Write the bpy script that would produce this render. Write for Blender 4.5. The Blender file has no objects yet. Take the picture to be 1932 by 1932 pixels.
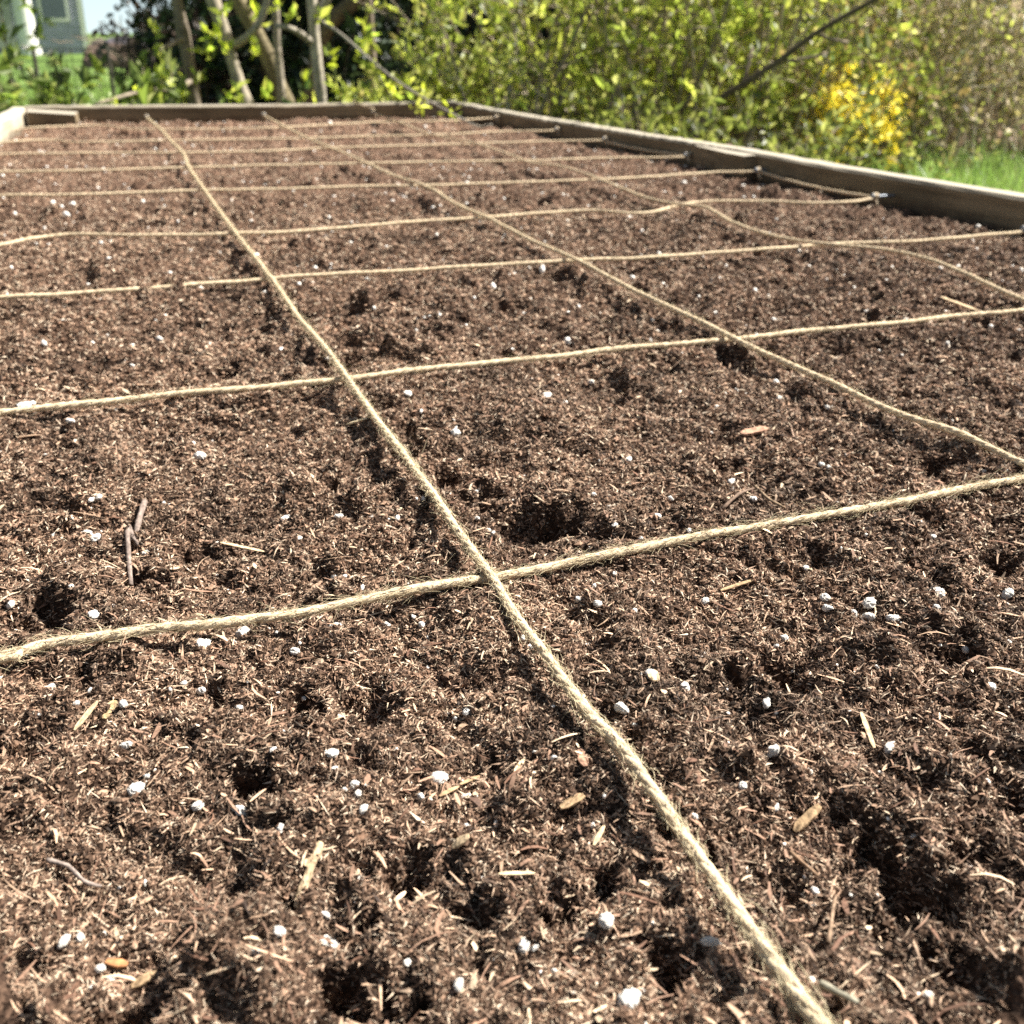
import bpy, math, random
import numpy as np
from mathutils import Matrix, Vector

random.seed(5)
rng = np.random.default_rng(11)
sc = bpy.context.scene
COL = sc.collection

# ------------------------------------------------------------------ camera, light
CR = np.array([0.93644311, -0.35071637, 0.00850509])     # camera right
CU = np.array([0.14057091, 0.39732811, 0.90684629])      # camera up
CF = np.array([0.32142515, 0.84801439, -0.42137569])     # camera forward
CP = np.array([-0.12708354, -0.35601155, 0.20670738])    # camera position
FPX = 1932.0
cam_d = bpy.data.cameras.new('camera')
cam = bpy.data.objects.new('camera', cam_d); COL.objects.link(cam)
cam.matrix_world = Matrix(((CR[0], CU[0], -CF[0], CP[0]), (CR[1], CU[1], -CF[1], CP[1]),
                           (CR[2], CU[2], -CF[2], CP[2]), (0, 0, 0, 1)))
cam_d.sensor_width = 36; cam_d.lens = 36
cam_d.clip_start = 0.01; cam_d.clip_end = 1500
cam_d.dof.use_dof = True
cam_d.dof.focus_distance = 0.41
cam_d.dof.aperture_fstop = 17.0
sc.camera = cam

SUN_AZ, SUN_EL = 89.0, 50.0          # azimuth from +y towards +x, degrees
w = bpy.data.worlds.new('World'); sc.world = w; w.use_nodes = True
nt = w.node_tree
bg = nt.nodes['Background']
sky = nt.nodes.new('ShaderNodeTexSky'); sky.sky_type = 'NISHITA'; sky.sun_disc = False
sky.sun_elevation = math.radians(SUN_EL); sky.sun_rotation = math.radians(SUN_AZ)
sky.air_density = 1.0; sky.dust_density = 0.6
tcw = nt.nodes.new('ShaderNodeTexCoord'); liftw = nt.nodes.new('ShaderNodeVectorMath'); liftw.operation = 'ADD'
liftw.inputs[1].default_value = (0, 0, .16)
nrm = nt.nodes.new('ShaderNodeVectorMath'); nrm.operation = 'NORMALIZE'
nt.links.new(tcw.outputs['Generated'], liftw.inputs[0]); nt.links.new(liftw.outputs[0], nrm.inputs[0]); nt.links.new(nrm.outputs[0], sky.inputs[0])
sepw = nt.nodes.new('ShaderNodeSeparateXYZ'); nt.links.new(tcw.outputs['Generated'], sepw.inputs[0])
bright = nt.nodes.new('ShaderNodeMapRange'); bright.interpolation_type = 'SMOOTHSTEP'      # thin bright haze low over the horizon
bright.inputs[1].default_value = 0; bright.inputs[2].default_value = .30; bright.inputs[3].default_value = 1.7; bright.inputs[4].default_value = 1.0
nt.links.new(sepw.outputs['Z'], bright.inputs[0])
mulw = nt.nodes.new('ShaderNodeVectorMath'); mulw.operation = 'SCALE'
warm = nt.nodes.new('ShaderNodeVectorMath'); warm.operation = 'MULTIPLY'; warm.inputs[1].default_value = (1.20, 1.0, .76)
nt.links.new(sky.outputs[0], mulw.inputs[0]); nt.links.new(bright.outputs[0], mulw.inputs['Scale'])
nt.links.new(mulw.outputs[0], warm.inputs[0]); nt.links.new(warm.outputs[0], bg.inputs[0]); bg.inputs[1].default_value = 0.05
sl = bpy.data.lights.new('sun', 'SUN'); sl.energy = 5.0; sl.angle = math.radians(0.5); sl.color = (1, .955, .88)
sun = bpy.data.objects.new('sun', sl); COL.objects.link(sun)
sd = Vector((math.cos(math.radians(SUN_EL)) * math.sin(math.radians(SUN_AZ)),
             math.cos(math.radians(SUN_EL)) * math.cos(math.radians(SUN_AZ)), math.sin(math.radians(SUN_EL))))
sun.rotation_euler = sd.to_track_quat('Z', 'Y').to_euler(); sun.location = sd * 20
sc.view_settings.view_transform = 'Standard'; sc.view_settings.look = 'None'
sc.view_settings.exposure = 1.6; sc.view_settings.gamma = 1
sc.cycles.max_bounces = 6; sc.cycles.transparent_max_bounces = 4
sc.cycles.use_denoising = False; sc.cycles.use_adaptive_sampling = False; sc.cycles.sample_clamp_indirect = 3.0


# ------------------------------------------------------------------ helpers
def ground(px, py, z=0.0):
    """world point where the sight line of photo pixel (px, py) meets the height z"""
    d = CF + CR * (px - 966) / FPX + CU * (966 - py) / FPX
    return CP + d * ((z - CP[2]) / d[2])


def away(px, py, R):
    """world point on that sight line at R metres of horizontal distance"""
    d = CF + CR * (px - 966) / FPX + CU * (966 - py) / FPX
    return CP + d * (R / math.hypot(d[0], d[1]))


def hash2(ix, iy, seed):
    n = (ix.astype(np.int64) * 374761393 + iy.astype(np.int64) * 668265263 + seed * 2147483647) & 0xffffffff
    n = ((n ^ (n >> 13)) * 1274126177) & 0xffffffff
    n = (n ^ (n >> 16)) & 0xffff
    return n.astype(np.float32) / 65536.0


def perlin(x, y, seed=0):
    ix = np.floor(x); iy = np.floor(y)
    fx = (x - ix).astype(np.float32); fy = (y - iy).astype(np.float32)
    u = fx * fx * fx * (fx * (fx * 6 - 15) + 10); v = fy * fy * fy * (fy * (fy * 6 - 15) + 10)
    def g(ox, oy):
        a = hash2(ix + ox, iy + oy, seed) * (2 * np.pi)
        return np.cos(a) * (fx - ox) + np.sin(a) * (fy - oy)
    a = g(0, 0) * (1 - u) + g(1, 0) * u
    b = g(0, 1) * (1 - u) + g(1, 1) * u
    return (a * (1 - v) + b * v) * 1.4


def new_mesh_obj(name, verts, faces_flat, loop_tot, mat, parent=None, col=None, smooth=False):
    me = bpy.data.meshes.new(name)
    nv = len(verts); nl = len(faces_flat); nf = len(loop_tot)
    me.vertices.add(nv); me.vertices.foreach_set('co', np.asarray(verts, np.float32).ravel())
    me.loops.add(nl); me.loops.foreach_set('vertex_index', np.asarray(faces_flat, np.int32))
    me.polygons.add(nf)
    st = np.concatenate([[0], np.cumsum(loop_tot)[:-1]]).astype(np.int32)
    me.polygons.foreach_set('loop_start', st)
    me.update(calc_edges=True)
    me.polygons.foreach_set('use_smooth', np.full(nf, smooth, bool))
    if col is not None:
        at = me.color_attributes.new('tint', 'FLOAT_COLOR', 'POINT')
        c = np.ones((nv, 4), np.float32); c[:, :3] = col
        at.data.foreach_set('color', c.ravel())
    me.materials.append(mat)
    o = bpy.data.objects.new(name, me); COL.objects.link(o)
    if parent is not None: o.parent = parent
    return o


class MB:
    """collects shapes into one mesh"""
    def __init__(s): s.v = []; s.f = []; s.n = []; s.c = []; s.k = 0
    def add(s, v, faces, col=(1, 1, 1)):
        v = np.asarray(v, float); s.v.append(v)
        for fc in faces: s.f.extend([i + s.k for i in fc]); s.n.append(len(fc))
        c = np.empty((len(v), 3)); c[:] = col; s.c.append(c); s.k += len(v)
    def raw(s, v, flat, size, col):
        v = np.asarray(v, float); s.v.append(v)
        s.f.extend((np.asarray(flat) + s.k).tolist()); s.n.extend([size] * (len(flat) // size))
        c = np.empty((len(v), 3)); c[:] = col; s.c.append(c); s.k += len(v)
    def box(s, a, b, col=(1, 1, 1), bev=0.0):
        a = np.array(a, float); b = np.array(b, float)
        x0, y0, z0 = a; x1, y1, z1 = b
        if bev <= 0:
            v = [(x, y, z) for z in (z0, z1) for y in (y0, y1) for x in (x0, x1)]
            s.add(v, [(0, 2, 3, 1), (4, 5, 7, 6), (0, 1, 5, 4), (2, 6, 7, 3), (0, 4, 6, 2), (1, 3, 7, 5)], col); return
        e = bev
        def ring(i, z): return [(x0 + i, y0, z), (x1 - i, y0, z), (x1, y0 + i, z), (x1, y1 - i, z), (x1 - i, y1, z), (x0 + i, y1, z), (x0, y1 - i, z), (x0, y0 + i, z)]
        def ring2(i, z): return [(x0 + i + e, y0 + e, z), (x1 - i - e, y0 + e, z), (x1 - e, y0 + i + e, z), (x1 - e, y1 - i - e, z), (x1 - i - e, y1 - e, z), (x0 + i + e, y1 - e, z), (x0 + e, y1 - i - e, z), (x0 + e, y0 + i + e, z)]
        v = ring2(0, z0) + ring(e, z0 + e) + ring(e, z1 - e) + ring2(0, z1)
        f = [tuple(range(7, -1, -1)), tuple(range(24, 32))]
        for k in range(3):
            for i in range(8):
                j = (i + 1) % 8; f.append((8 * k + i, 8 * k + j, 8 * k + 8 + j, 8 * k + 8 + i))
        s.add(v, f, col)
    def tube(s, pts, rad, n=6, col=(1, 1, 1), cap=True):
        pts = np.asarray(pts, float); m = len(pts)
        rad = np.broadcast_to(np.asarray(rad, float), (m,))
        t = np.gradient(pts, axis=0); t /= np.linalg.norm(t, axis=1)[:, None] + 1e-12
        ref = np.array([0, 0, 1.0]) if abs(t[:, 2]).mean() < .8 else np.array([1.0, 0, 0])
        a = np.cross(t, ref); a /= np.linalg.norm(a, axis=1)[:, None] + 1e-12
        b = np.cross(t, a)
        th = np.arange(n) * 2 * np.pi / n
        v = pts[:, None] + rad[:, None, None] * (a[:, None] * np.cos(th)[None, :, None] + b[:, None] * np.sin(th)[None, :, None])
        i, j = np.meshgrid(np.arange(m - 1), np.arange(n), indexing='ij'); i = i.ravel(); j = j.ravel(); j2 = (j + 1) % n
        q = np.stack([i * n + j, i * n + j2, (i + 1) * n + j2, (i + 1) * n + j], 1)
        k0 = s.k
        s.raw(v.reshape(-1, 3), q.ravel(), 4, col)
        if cap:
            s.f.extend([k0 + x for x in range(n - 1, -1, -1)]); s.n.append(n)
            s.f.extend([k0 + (m - 1) * n + x for x in range(n)]); s.n.append(n)
    def build(s, name, mat, parent=None, smooth=False):
        return new_mesh_obj(name, np.concatenate(s.v), s.f, s.n, mat, parent, np.concatenate(s.c), smooth)


def tag(o, label=None, cat=None, group=None, kind=None):
    if label: o['label'] = label
    if cat: o['category'] = cat
    if group: o['group'] = group
    if kind: o['kind'] = kind
    return o


def empty(name, loc=(0, 0, 0)):
    o = bpy.data.objects.new(name, None); COL.objects.link(o); o.location = loc; o.empty_display_size = .05
    return o


def adopt(o, root):
    """parent a mesh built in world coordinates to a thing's Empty"""
    o.parent = root
    o.matrix_parent_inverse = Matrix.Translation(-Vector(root.location))
    return o


# ------------------------------------------------------------------ materials
def mat_new(name):
    m = bpy.data.materials.new(name); m.use_nodes = True
    n = m.node_tree; b = n.nodes['Principled BSDF']
    b.inputs['Specular IOR Level'].default_value = .2
    return m, n, b


def N(n, t, **k):
    x = n.nodes.new(t)
    for a, v in k.items():
        if a in x.inputs.keys(): x.inputs[a].default_value = v
        else: setattr(x, a, v)
    return x


def tint_mat(name, mul=(1, 1, 1), rough=.9, scale=400, amt=.35, spec=.15, bump=0.0):
    """base colour = per-piece tint x fine mottling"""
    m, n, b = mat_new(name)
    at = N(n, 'ShaderNodeAttribute', attribute_name='tint')
    geo = N(n, 'ShaderNodeNewGeometry')
    no = N(n, 'ShaderNodeTexNoise', Scale=scale, Detail=4.0)
    n.links.new(geo.outputs['Position'], no.inputs['Vector'])
    mr = N(n, 'ShaderNodeMapRange'); mr.inputs[1].default_value = .3; mr.inputs[2].default_value = .7
    mr.inputs[3].default_value = 1 - amt; mr.inputs[4].default_value = 1 + amt
    n.links.new(no.outputs['Fac'], mr.inputs[0])
    mx = N(n, 'ShaderNodeVectorMath', operation='MULTIPLY')
    n.links.new(at.outputs['Color'], mx.inputs[0]); mx.inputs[1].default_value = mul
    m2 = N(n, 'ShaderNodeVectorMath', operation='SCALE')
    n.links.new(mx.outputs[0], m2.inputs[0]); n.links.new(mr.outputs[0], m2.inputs['Scale'])
    n.links.new(m2.outputs[0], b.inputs['Base Color'])
    b.inputs['Roughness'].default_value = rough; b.inputs['Specular IOR Level'].default_value = spec
    if bump > 0:
        bp = N(n, 'ShaderNodeBump', Strength=bump, Distance=.001)
        n.links.new(no.outputs['Fac'], bp.inputs['Height']); n.links.new(bp.outputs[0], b.inputs['Normal'])
    return m


def leaf_mat(name, trans=.55):
    m = bpy.data.materials.new(name); m.use_nodes = True; n = m.node_tree
    n.nodes.remove(n.nodes['Principled BSDF'])
    at = N(n, 'ShaderNodeAttribute', attribute_name='tint')
    d = N(n, 'ShaderNodeBsdfDiffuse'); t = N(n, 'ShaderNodeBsdfTranslucent'); g = N(n, 'ShaderNodeBsdfGlossy', Roughness=.5)
    g.inputs[0].default_value = (1, 1, 1, 1)
    m1 = N(n, 'ShaderNodeMixShader'); m1.inputs[0].default_value = trans
    m2 = N(n, 'ShaderNodeMixShader'); m2.inputs[0].default_value = .035
    n.links.new(at.outputs['Color'], d.inputs[0]); n.links.new(at.outputs['Color'], t.inputs[0])
    n.links.new(d.outputs[0], m1.inputs[1]); n.links.new(t.outputs[0], m1.inputs[2])
    n.links.new(m1.outputs[0], m2.inputs[1]); n.links.new(g.outputs[0], m2.inputs[2])
    n.links.new(m2.outputs[0], n.nodes['Material Output'].inputs[0])
    return m


def soil_mat():
    m, n, b = mat_new('dark peat')
    geo = N(n, 'ShaderNodeNewGeometry')
    n1 = N(n, 'ShaderNodeTexNoise', Scale=260.0, Detail=6.0, Roughness=.7)
    n2 = N(n, 'ShaderNodeTexNoise', Scale=9.0, Detail=3.0)
    n3 = N(n, 'ShaderNodeTexVoronoi', Scale=420.0)
    for x in (n1, n2, n3): n.links.new(geo.outputs['Position'], x.inputs['Vector'])
    r = N(n, 'ShaderNodeValToRGB')
    e = r.color_ramp.elements
    e[0].position = .32; e[0].color = (.014, .008, .005, 1)
    e[1].position = .72; e[1].color = (.22, .137, .092, 1)
    x = e.new(.5); x.color = (.070, .043, .030, 1)
    n.links.new(n1.outputs['Fac'], r.inputs[0])
    mr = N(n, 'ShaderNodeMapRange'); mr.inputs[1].default_value = .3; mr.inputs[2].default_value = .7
    mr.inputs[3].default_value = .8; mr.inputs[4].default_value = 1.25
    n.links.new(n2.outputs['Fac'], mr.inputs[0])
    s = N(n, 'ShaderNodeVectorMath', operation='SCALE')
    n.links.new(r.outputs[0], s.inputs[0]); n.links.new(mr.outputs[0], s.inputs['Scale'])
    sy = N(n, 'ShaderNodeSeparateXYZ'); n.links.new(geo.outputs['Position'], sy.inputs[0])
    dr = N(n, 'ShaderNodeMapRange'); dr.inputs[1].default_value = 0; dr.inputs[2].default_value = 2.7; dr.inputs[3].default_value = .95; dr.inputs[4].default_value = 2.4  # base colour lightened with distance, grazing-angle brightness painted into the soil
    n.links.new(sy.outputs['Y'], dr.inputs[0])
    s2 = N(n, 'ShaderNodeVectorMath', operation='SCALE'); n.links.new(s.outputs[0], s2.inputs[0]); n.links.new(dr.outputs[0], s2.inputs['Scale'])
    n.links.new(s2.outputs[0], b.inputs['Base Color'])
    ad = N(n, 'ShaderNodeMath', operation='ADD')
    n.links.new(n1.outputs['Fac'], ad.inputs[0]); n.links.new(n3.outputs['Distance'], ad.inputs[1])
    bp = N(n, 'ShaderNodeBump', Strength=1.0, Distance=.0025)
    n.links.new(ad.outputs[0], bp.inputs['Height']); n.links.new(bp.outputs[0], b.inputs['Normal'])
    b.inputs['Roughness'].default_value = .95; b.inputs['Specular IOR Level'].default_value = .1
    return m


def wood_mat(name, axis, c0, c1):
    m, n, b = mat_new(name)
    tc = N(n, 'ShaderNodeNewGeometry')
    mp = N(n, 'ShaderNodeMapping')
    sc_ = [90.0, 90.0, 90.0]; sc_[axis] = 3.0
    mp.inputs['Scale'].default_value = sc_
    n.links.new(tc.outputs['Position'], mp.inputs['Vector'])
    n1 = N(n, 'ShaderNodeTexNoise', Scale=1.0, Detail=8.0, Roughness=.65, Distortion=.6)
    n2 = N(n, 'ShaderNodeTexNoise', Scale=7.0, Detail=4.0)
    n.links.new(mp.outputs[0], n1.inputs['Vector']); n.links.new(tc.outputs['Position'], n2.inputs['Vector'])
    r = N(n, 'ShaderNodeValToRGB'); e = r.color_ramp.elements
    e[0].position = .3; e[0].color = (*c0, 1); e[1].position = .7; e[1].color = (*c1, 1)
    n.links.new(n1.outputs['Fac'], r.inputs[0])
    mr = N(n, 'ShaderNodeMapRange'); mr.inputs[1].default_value = .3; mr.inputs[2].default_value = .7
    mr.inputs[3].default_value = .65; mr.inputs[4].default_value = 1.2
    n.links.new(n2.outputs['Fac'], mr.inputs[0])
    s = N(n, 'ShaderNodeVectorMath', operation='SCALE')
    n.links.new(r.outputs[0], s.inputs[0]); n.links.new(mr.outputs[0], s.inputs['Scale'])
    n.links.new(s.outputs[0], b.inputs['Base Color'])
    # upward faces mixed paler: sunlight on the board tops painted in
    gn = N(n, 'ShaderNodeNewGeometry'); sp = N(n, 'ShaderNodeSeparateXYZ'); n.links.new(gn.outputs['Normal'], sp.inputs[0])
    bl = N(n, 'ShaderNodeMapRange'); bl.inputs[1].default_value = .5; bl.inputs[2].default_value = .9; bl.inputs[3].default_value = 0; bl.inputs[4].default_value = .75
    n.links.new(sp.outputs['Z'], bl.inputs[0])
    mxb = N(n, 'ShaderNodeMix', data_type='RGBA'); n.links.new(bl.outputs[0], mxb.inputs[0]); n.links.new(s.outputs[0], mxb.inputs[6]); mxb.inputs[7].default_value = (.42, .38, .31, 1)
    pz = N(n, 'ShaderNodeSeparateXYZ'); n.links.new(tc.outputs['Position'], pz.inputs[0])
    nd = N(n, 'ShaderNodeTexNoise', Scale=38.0, Detail=5.0, Roughness=.7); n.links.new(tc.outputs['Position'], nd.inputs['Vector'])
    sm_ = N(n, 'ShaderNodeMath', operation='MULTIPLY_ADD'); sm_.inputs[1].default_value = .055; n.links.new(nd.outputs['Fac'], sm_.inputs[0])
    ng = N(n, 'ShaderNodeMath', operation='MULTIPLY'); ng.inputs[1].default_value = -1; n.links.new(pz.outputs['Z'], ng.inputs[0]); n.links.new(ng.outputs[0], sm_.inputs[2])
    st = N(n, 'ShaderNodeMapRange'); st.inputs[1].default_value = .022; st.inputs[2].default_value = .042; st.inputs[3].default_value = 0; st.inputs[4].default_value = .8
    n.links.new(sm_.outputs[0], st.inputs[0])
    mxs = N(n, 'ShaderNodeMix', data_type='RGBA'); n.links.new(st.outputs[0], mxs.inputs[0]); n.links.new(mxb.outputs[2], mxs.inputs[6]); mxs.inputs[7].default_value = (.055, .033, .021, 1)
    n.links.new(mxs.outputs[2], b.inputs['Base Color'])
    bp = N(n, 'ShaderNodeBump', Strength=.6, Distance=.002)
    n.links.new(n1.outputs['Fac'], bp.inputs['Height']); n.links.new(bp.outputs[0], b.inputs['Normal'])
    b.inputs['Roughness'].default_value = .85
    return m


def plain_mat(name, c, rough=.8, metal=0.0, scale=20, amt=.2, bump=.2):
    m, n, b = mat_new(name)
    geo = N(n, 'ShaderNodeNewGeometry')
    no = N(n, 'ShaderNodeTexNoise', Scale=float(scale), Detail=5.0)
    n.links.new(geo.outputs['Position'], no.inputs['Vector'])
    r = N(n, 'ShaderNodeValToRGB'); e = r.color_ramp.elements
    e[0].position = .3; e[0].color = (*[x * (1 - amt) for x in c], 1); e[1].position = .7; e[1].color = (*[min(1, x * (1 + amt)) for x in c], 1)
    n.links.new(no.outputs['Fac'], r.inputs[0]); n.links.new(r.outputs[0], b.inputs['Base Color'])
    b.inputs['Roughness'].default_value = rough; b.inputs['Metallic'].default_value = metal
    bp = N(n, 'ShaderNodeBump', Strength=bump, Distance=.005)
    n.links.new(no.outputs['Fac'], bp.inputs['Height']); n.links.new(bp.outputs[0], b.inputs['Normal'])
    return m


def perlite_mat():
    m, n, b = mat_new('perlite white')
    tc = N(n, 'ShaderNodeTexCoord'); oi = N(n, 'ShaderNodeObjectInfo')
    ad = N(n, 'ShaderNodeVectorMath', operation='ADD')
    n.links.new(tc.outputs['Object'], ad.inputs[0]); n.links.new(oi.outputs['Location'], ad.inputs[1])
    n1 = N(n, 'ShaderNodeTexNoise', Scale=700.0, Detail=5.0, Roughness=.7)
    n2 = N(n, 'ShaderNodeTexNoise', Scale=260.0, Detail=3.0)
    n.links.new(ad.outputs[0], n1.inputs['Vector']); n.links.new(ad.outputs[0], n2.inputs['Vector'])
    r = N(n, 'ShaderNodeValToRGB'); e = r.color_ramp.elements
    e[0].position = .33; e[0].color = (.16, .11, .08, 1); e[1].position = .50; e[1].color = (.86, .82, .75, 1)
    mxn = N(n, 'ShaderNodeMath', operation='MULTIPLY_ADD'); mxn.inputs[1].default_value = .5; 
    n.links.new(n1.outputs['Fac'], mxn.inputs[0])
    hf = N(n, 'ShaderNodeMath', operation='MULTIPLY'); hf.inputs[1].default_value = .55
    n.links.new(n2.outputs['Fac'], hf.inputs[0]); n.links.new(hf.outputs[0], mxn.inputs[2])
    n.links.new(mxn.outputs[0], r.inputs[0]); n.links.new(r.outputs[0], b.inputs['Base Color'])
    bp = N(n, 'ShaderNodeBump', Strength=.7, Distance=.0009)
    n.links.new(n1.outputs['Fac'], bp.inputs['Height']); n.links.new(bp.outputs[0], b.inputs['Normal'])
    b.inputs['Roughness'].default_value = .9
    return m


M_SOIL = soil_mat()
M_CRUMB = tint_mat('peat crumb', scale=900, amt=.5)
M_FIBRE = tint_mat('peat fibre', scale=1200, amt=.3, spec=.25, rough=.7)
M_CHIP = tint_mat('wood chip', scale=500, amt=.35, bump=.5)
M_TWINE = tint_mat('jute twine', scale=1500, amt=.22, bump=.4, rough=.85)
_n = M_TWINE.node_tree                     # loose fibres let some light through
_p = _n.nodes['Principled BSDF']; _t = _n.nodes.new('ShaderNodeBsdfTranslucent'); _m = _n.nodes.new('ShaderNodeMixShader'); _m.inputs[0].default_value = .22
_n.links.new(_p.inputs['Base Color'].links[0].from_socket, _t.inputs[0])
_n.links.new(_p.outputs[0], _m.inputs[1]); _n.links.new(_t.outputs[0], _m.inputs[2]); _n.links.new(_m.outputs[0], _n.nodes['Material Output'].inputs[0])
M_PERL = perlite_mat()
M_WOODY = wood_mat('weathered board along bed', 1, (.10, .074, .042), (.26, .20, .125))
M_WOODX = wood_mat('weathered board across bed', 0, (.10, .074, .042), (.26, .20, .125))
M_PALE = wood_mat('pale sunlit board', 1, (.36, .31, .22), (.55, .49, .38))  # lighter copy of the board wood, sunlight on the left side put into colour
M_STEEL = plain_mat('zinc nail', (.22, .24, .27), .6, .6, 300)
M_BARK = tint_mat('bark', scale=60, amt=.35, bump=.5)
M_LEAF = leaf_mat('spring leaf', .65)
M_DARKLEAF = leaf_mat('evergreen leaf', .2)
M_PETAL = leaf_mat('yellow petal', .4)
M_GRASS = leaf_mat('grass blade', .45)

# ------------------------------------------------------------------ the bed's plan
def right_x(y): return .918 - .037 * (np.asarray(y) - .9)
def left_x(y): return -.306 + .05 * (np.asarray(y) - 2.7)
BACK_Y, FRONT_Y = 2.70, -1.0
TOP = .031
GZ = -.30                            # garden ground level

# ------------------------------------------------------------------ twines: paths on the bed (long ones over, short ones across)
LONG = {
 'A': [(277,222),(303,244),(322,265),(346,290),(356,315),(386,359),(444,439),(512,525),(560,595),(612,655),(655,714),(705,785),(770,868),(825,945),(880,1025),(930,1092),(965,1150),(1005,1205),(1070,1293),(1110,1345),(1168,1405),(1238,1500),(1280,1563),(1335,1640),(1400,1733),(1465,1820),(1550,1932),(1640,2055)],
 'B': [(498,218),(530,235),(575,258),(620,277),(665,295),(735,328),(805,352),(860,385),(920,411),(1000,452),(1090,491),(1180,540),(1290,592),(1385,638),(1460,675),(1570,723),(1690,778),(1800,815),(1870,845),(1932,874),(2080,935)],
 'C': [(705,214),(743,226),(791,246),(830,257),(899,271),(960,291),(1003,307),(1055,313),(1103,327),(1140,342),(1180,358),(1230,376),(1290,386),(1335,393),(1380,418),(1440,440),(1510,455),(1580,462),(1680,472),(1760,492),(1830,520),(1932,566)],
}
CROSS = {
 1: [(-80,1258),(0,1238),(100,1213),(200,1200),(300,1185),(400,1178),(500,1165),(600,1148),(700,1128),(800,1110),(930,1090),(1030,1070),(1150,1045),(1300,1015),(1450,990),(1600,965),(1750,935),(1860,915),(1932,903),(2080,876)],
 2: [(-80,788),(0,778),(60,772),(200,757),(350,742),(500,730),(655,714),(800,697),(900,687),(1050,672),(1200,655),(1385,640),(1550,622),(1700,608),(1850,592),(1932,585),(2350,540)],
 3: [(-70,567),(0,561),(80,557),(160,552),(260,546),(320,541),(380,536),(500,527),(600,519),(773,510),(900,502),(1090,491),(1200,487),(1350,477),(1450,470),(1580,460),(1700,456),(1800,449),(1900,440),(1935,436)],
 4: [(-50,468),(0,462),(60,450),(140,442),(250,444),(350,443),(444,441),(550,437),(700,425),(800,417),(920,410),(1030,401),(1120,397),(1180,402),(1230,400),(1290,385),(1340,380),(1450,380),(1540,383),(1600,381),(1650,374)],
 5: [(-50,373),(0,369),(150,367),(300,362),(386,359),(550,356),(700,351),(805,350),(950,345),(1120,339),(1250,332),(1350,325),(1430,324)],
 6: [(-50,328),(0,324),(150,322),(354,316),(500,312),(700,308),(850,305),(1000,303),(1150,298),(1265,297)],
 7: [(-40,293),(0,291),(150,289),(346,288),(500,285),(620,279),(800,274),(920,270),(1050,266),(1130,265)],
 8: [(25,267),(100,264),(150,268),(322,265),(450,263),(575,261),(700,257),(830,254),(950,248),(1022,247)],
 9: [(60,241),(130,238),(200,237),(240,243),(303,244),(440,243),(534,240),(700,231),(830,228),(905,224)],
}


def resample(P, ds):
    P = np.asarray(P, float)
    # Catmull-Rom through the points, then even spacing
    Q = np.vstack([2 * P[0] - P[1], P, 2 * P[-1] - P[-2]])
    out = []
    for i in range(1, len(Q) - 2):
        p0, p1, p2, p3 = Q[i - 1], Q[i], Q[i + 1], Q[i + 2]
        for t in np.linspace(0, 1, 24, endpoint=False):
            out.append(.5 * (2 * p1 + (p2 - p0) * t + (2 * p0 - 5 * p1 + 4 * p2 - p3) * t * t + (3 * p1 - p0 - 3 * p2 + p3) * t ** 3))
    out = np.array(out + [Q[-2]])
    s = np.concatenate([[0], np.cumsum(np.linalg.norm(np.diff(out, axis=0), axis=1))])
    u = np.linspace(0, s[-1], max(4, int(s[-1] / ds)))
    return np.stack([np.interp(u, s, out[:, k]) for k in range(3)], 1)


def lifted(px, py, zf):
    c = ground(px, py, 0)
    for _ in range(4): c = ground(px, py, zf(c[1]))
    return c


paths = {}
for k, P in LONG.items():
    W = np.array([lifted(px, py, lambda y: .0035 + .0050 * max(0, y)) for px, py in P])
    W = W[np.argsort(W[:, 1])]
    W[:, 1] = np.minimum(W[:, 1], BACK_Y - .012)
    near_end = np.array([W[0, 0] + (.012 if k == 'C' else -.004), -.95, .004])
    run = np.array([W[0] + (near_end - W[0]) * t for t in (1, .75, .5, .3, .15, .06)])
    W = np.vstack([run, W])
    paths[k] = resample(W, .0022)
for k, P in CROSS.items():
    W = np.array([ground(px, py, .0013 * max(0, k - 2)) for px, py in P])
    W = W[np.argsort(W[:, 0])]
    W[:, 0] = np.clip(W[:, 0], left_x(W[:, 1]) + .004, right_x(W[:, 1]) - .012)
    lx = float(left_x(W[0, 1]))
    if W[0, 0] > lx + .02: W = np.vstack([[lx + .006, W[0, 1] - .002, .002], W])
    if k >= 6:                       # carried right up to its nail in the board
        rx = float(right_x(W[-1, 1])) - .010
        if W[-1, 0] < rx - .004: W = np.vstack([W, [rx, W[-1, 1] + (rx - W[-1, 0]) * .12, W[-1, 2] + .0006]])
    if k in (1, 2):
        rx = float(right_x(W[-1, 1]))
        if W[-1, 0] < rx - .05: W = np.vstack([W, [rx - .012, W[-1, 1] + .006, .002]])
    paths[k] = resample(W, .0016 if k <= 2 else .0026)

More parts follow.
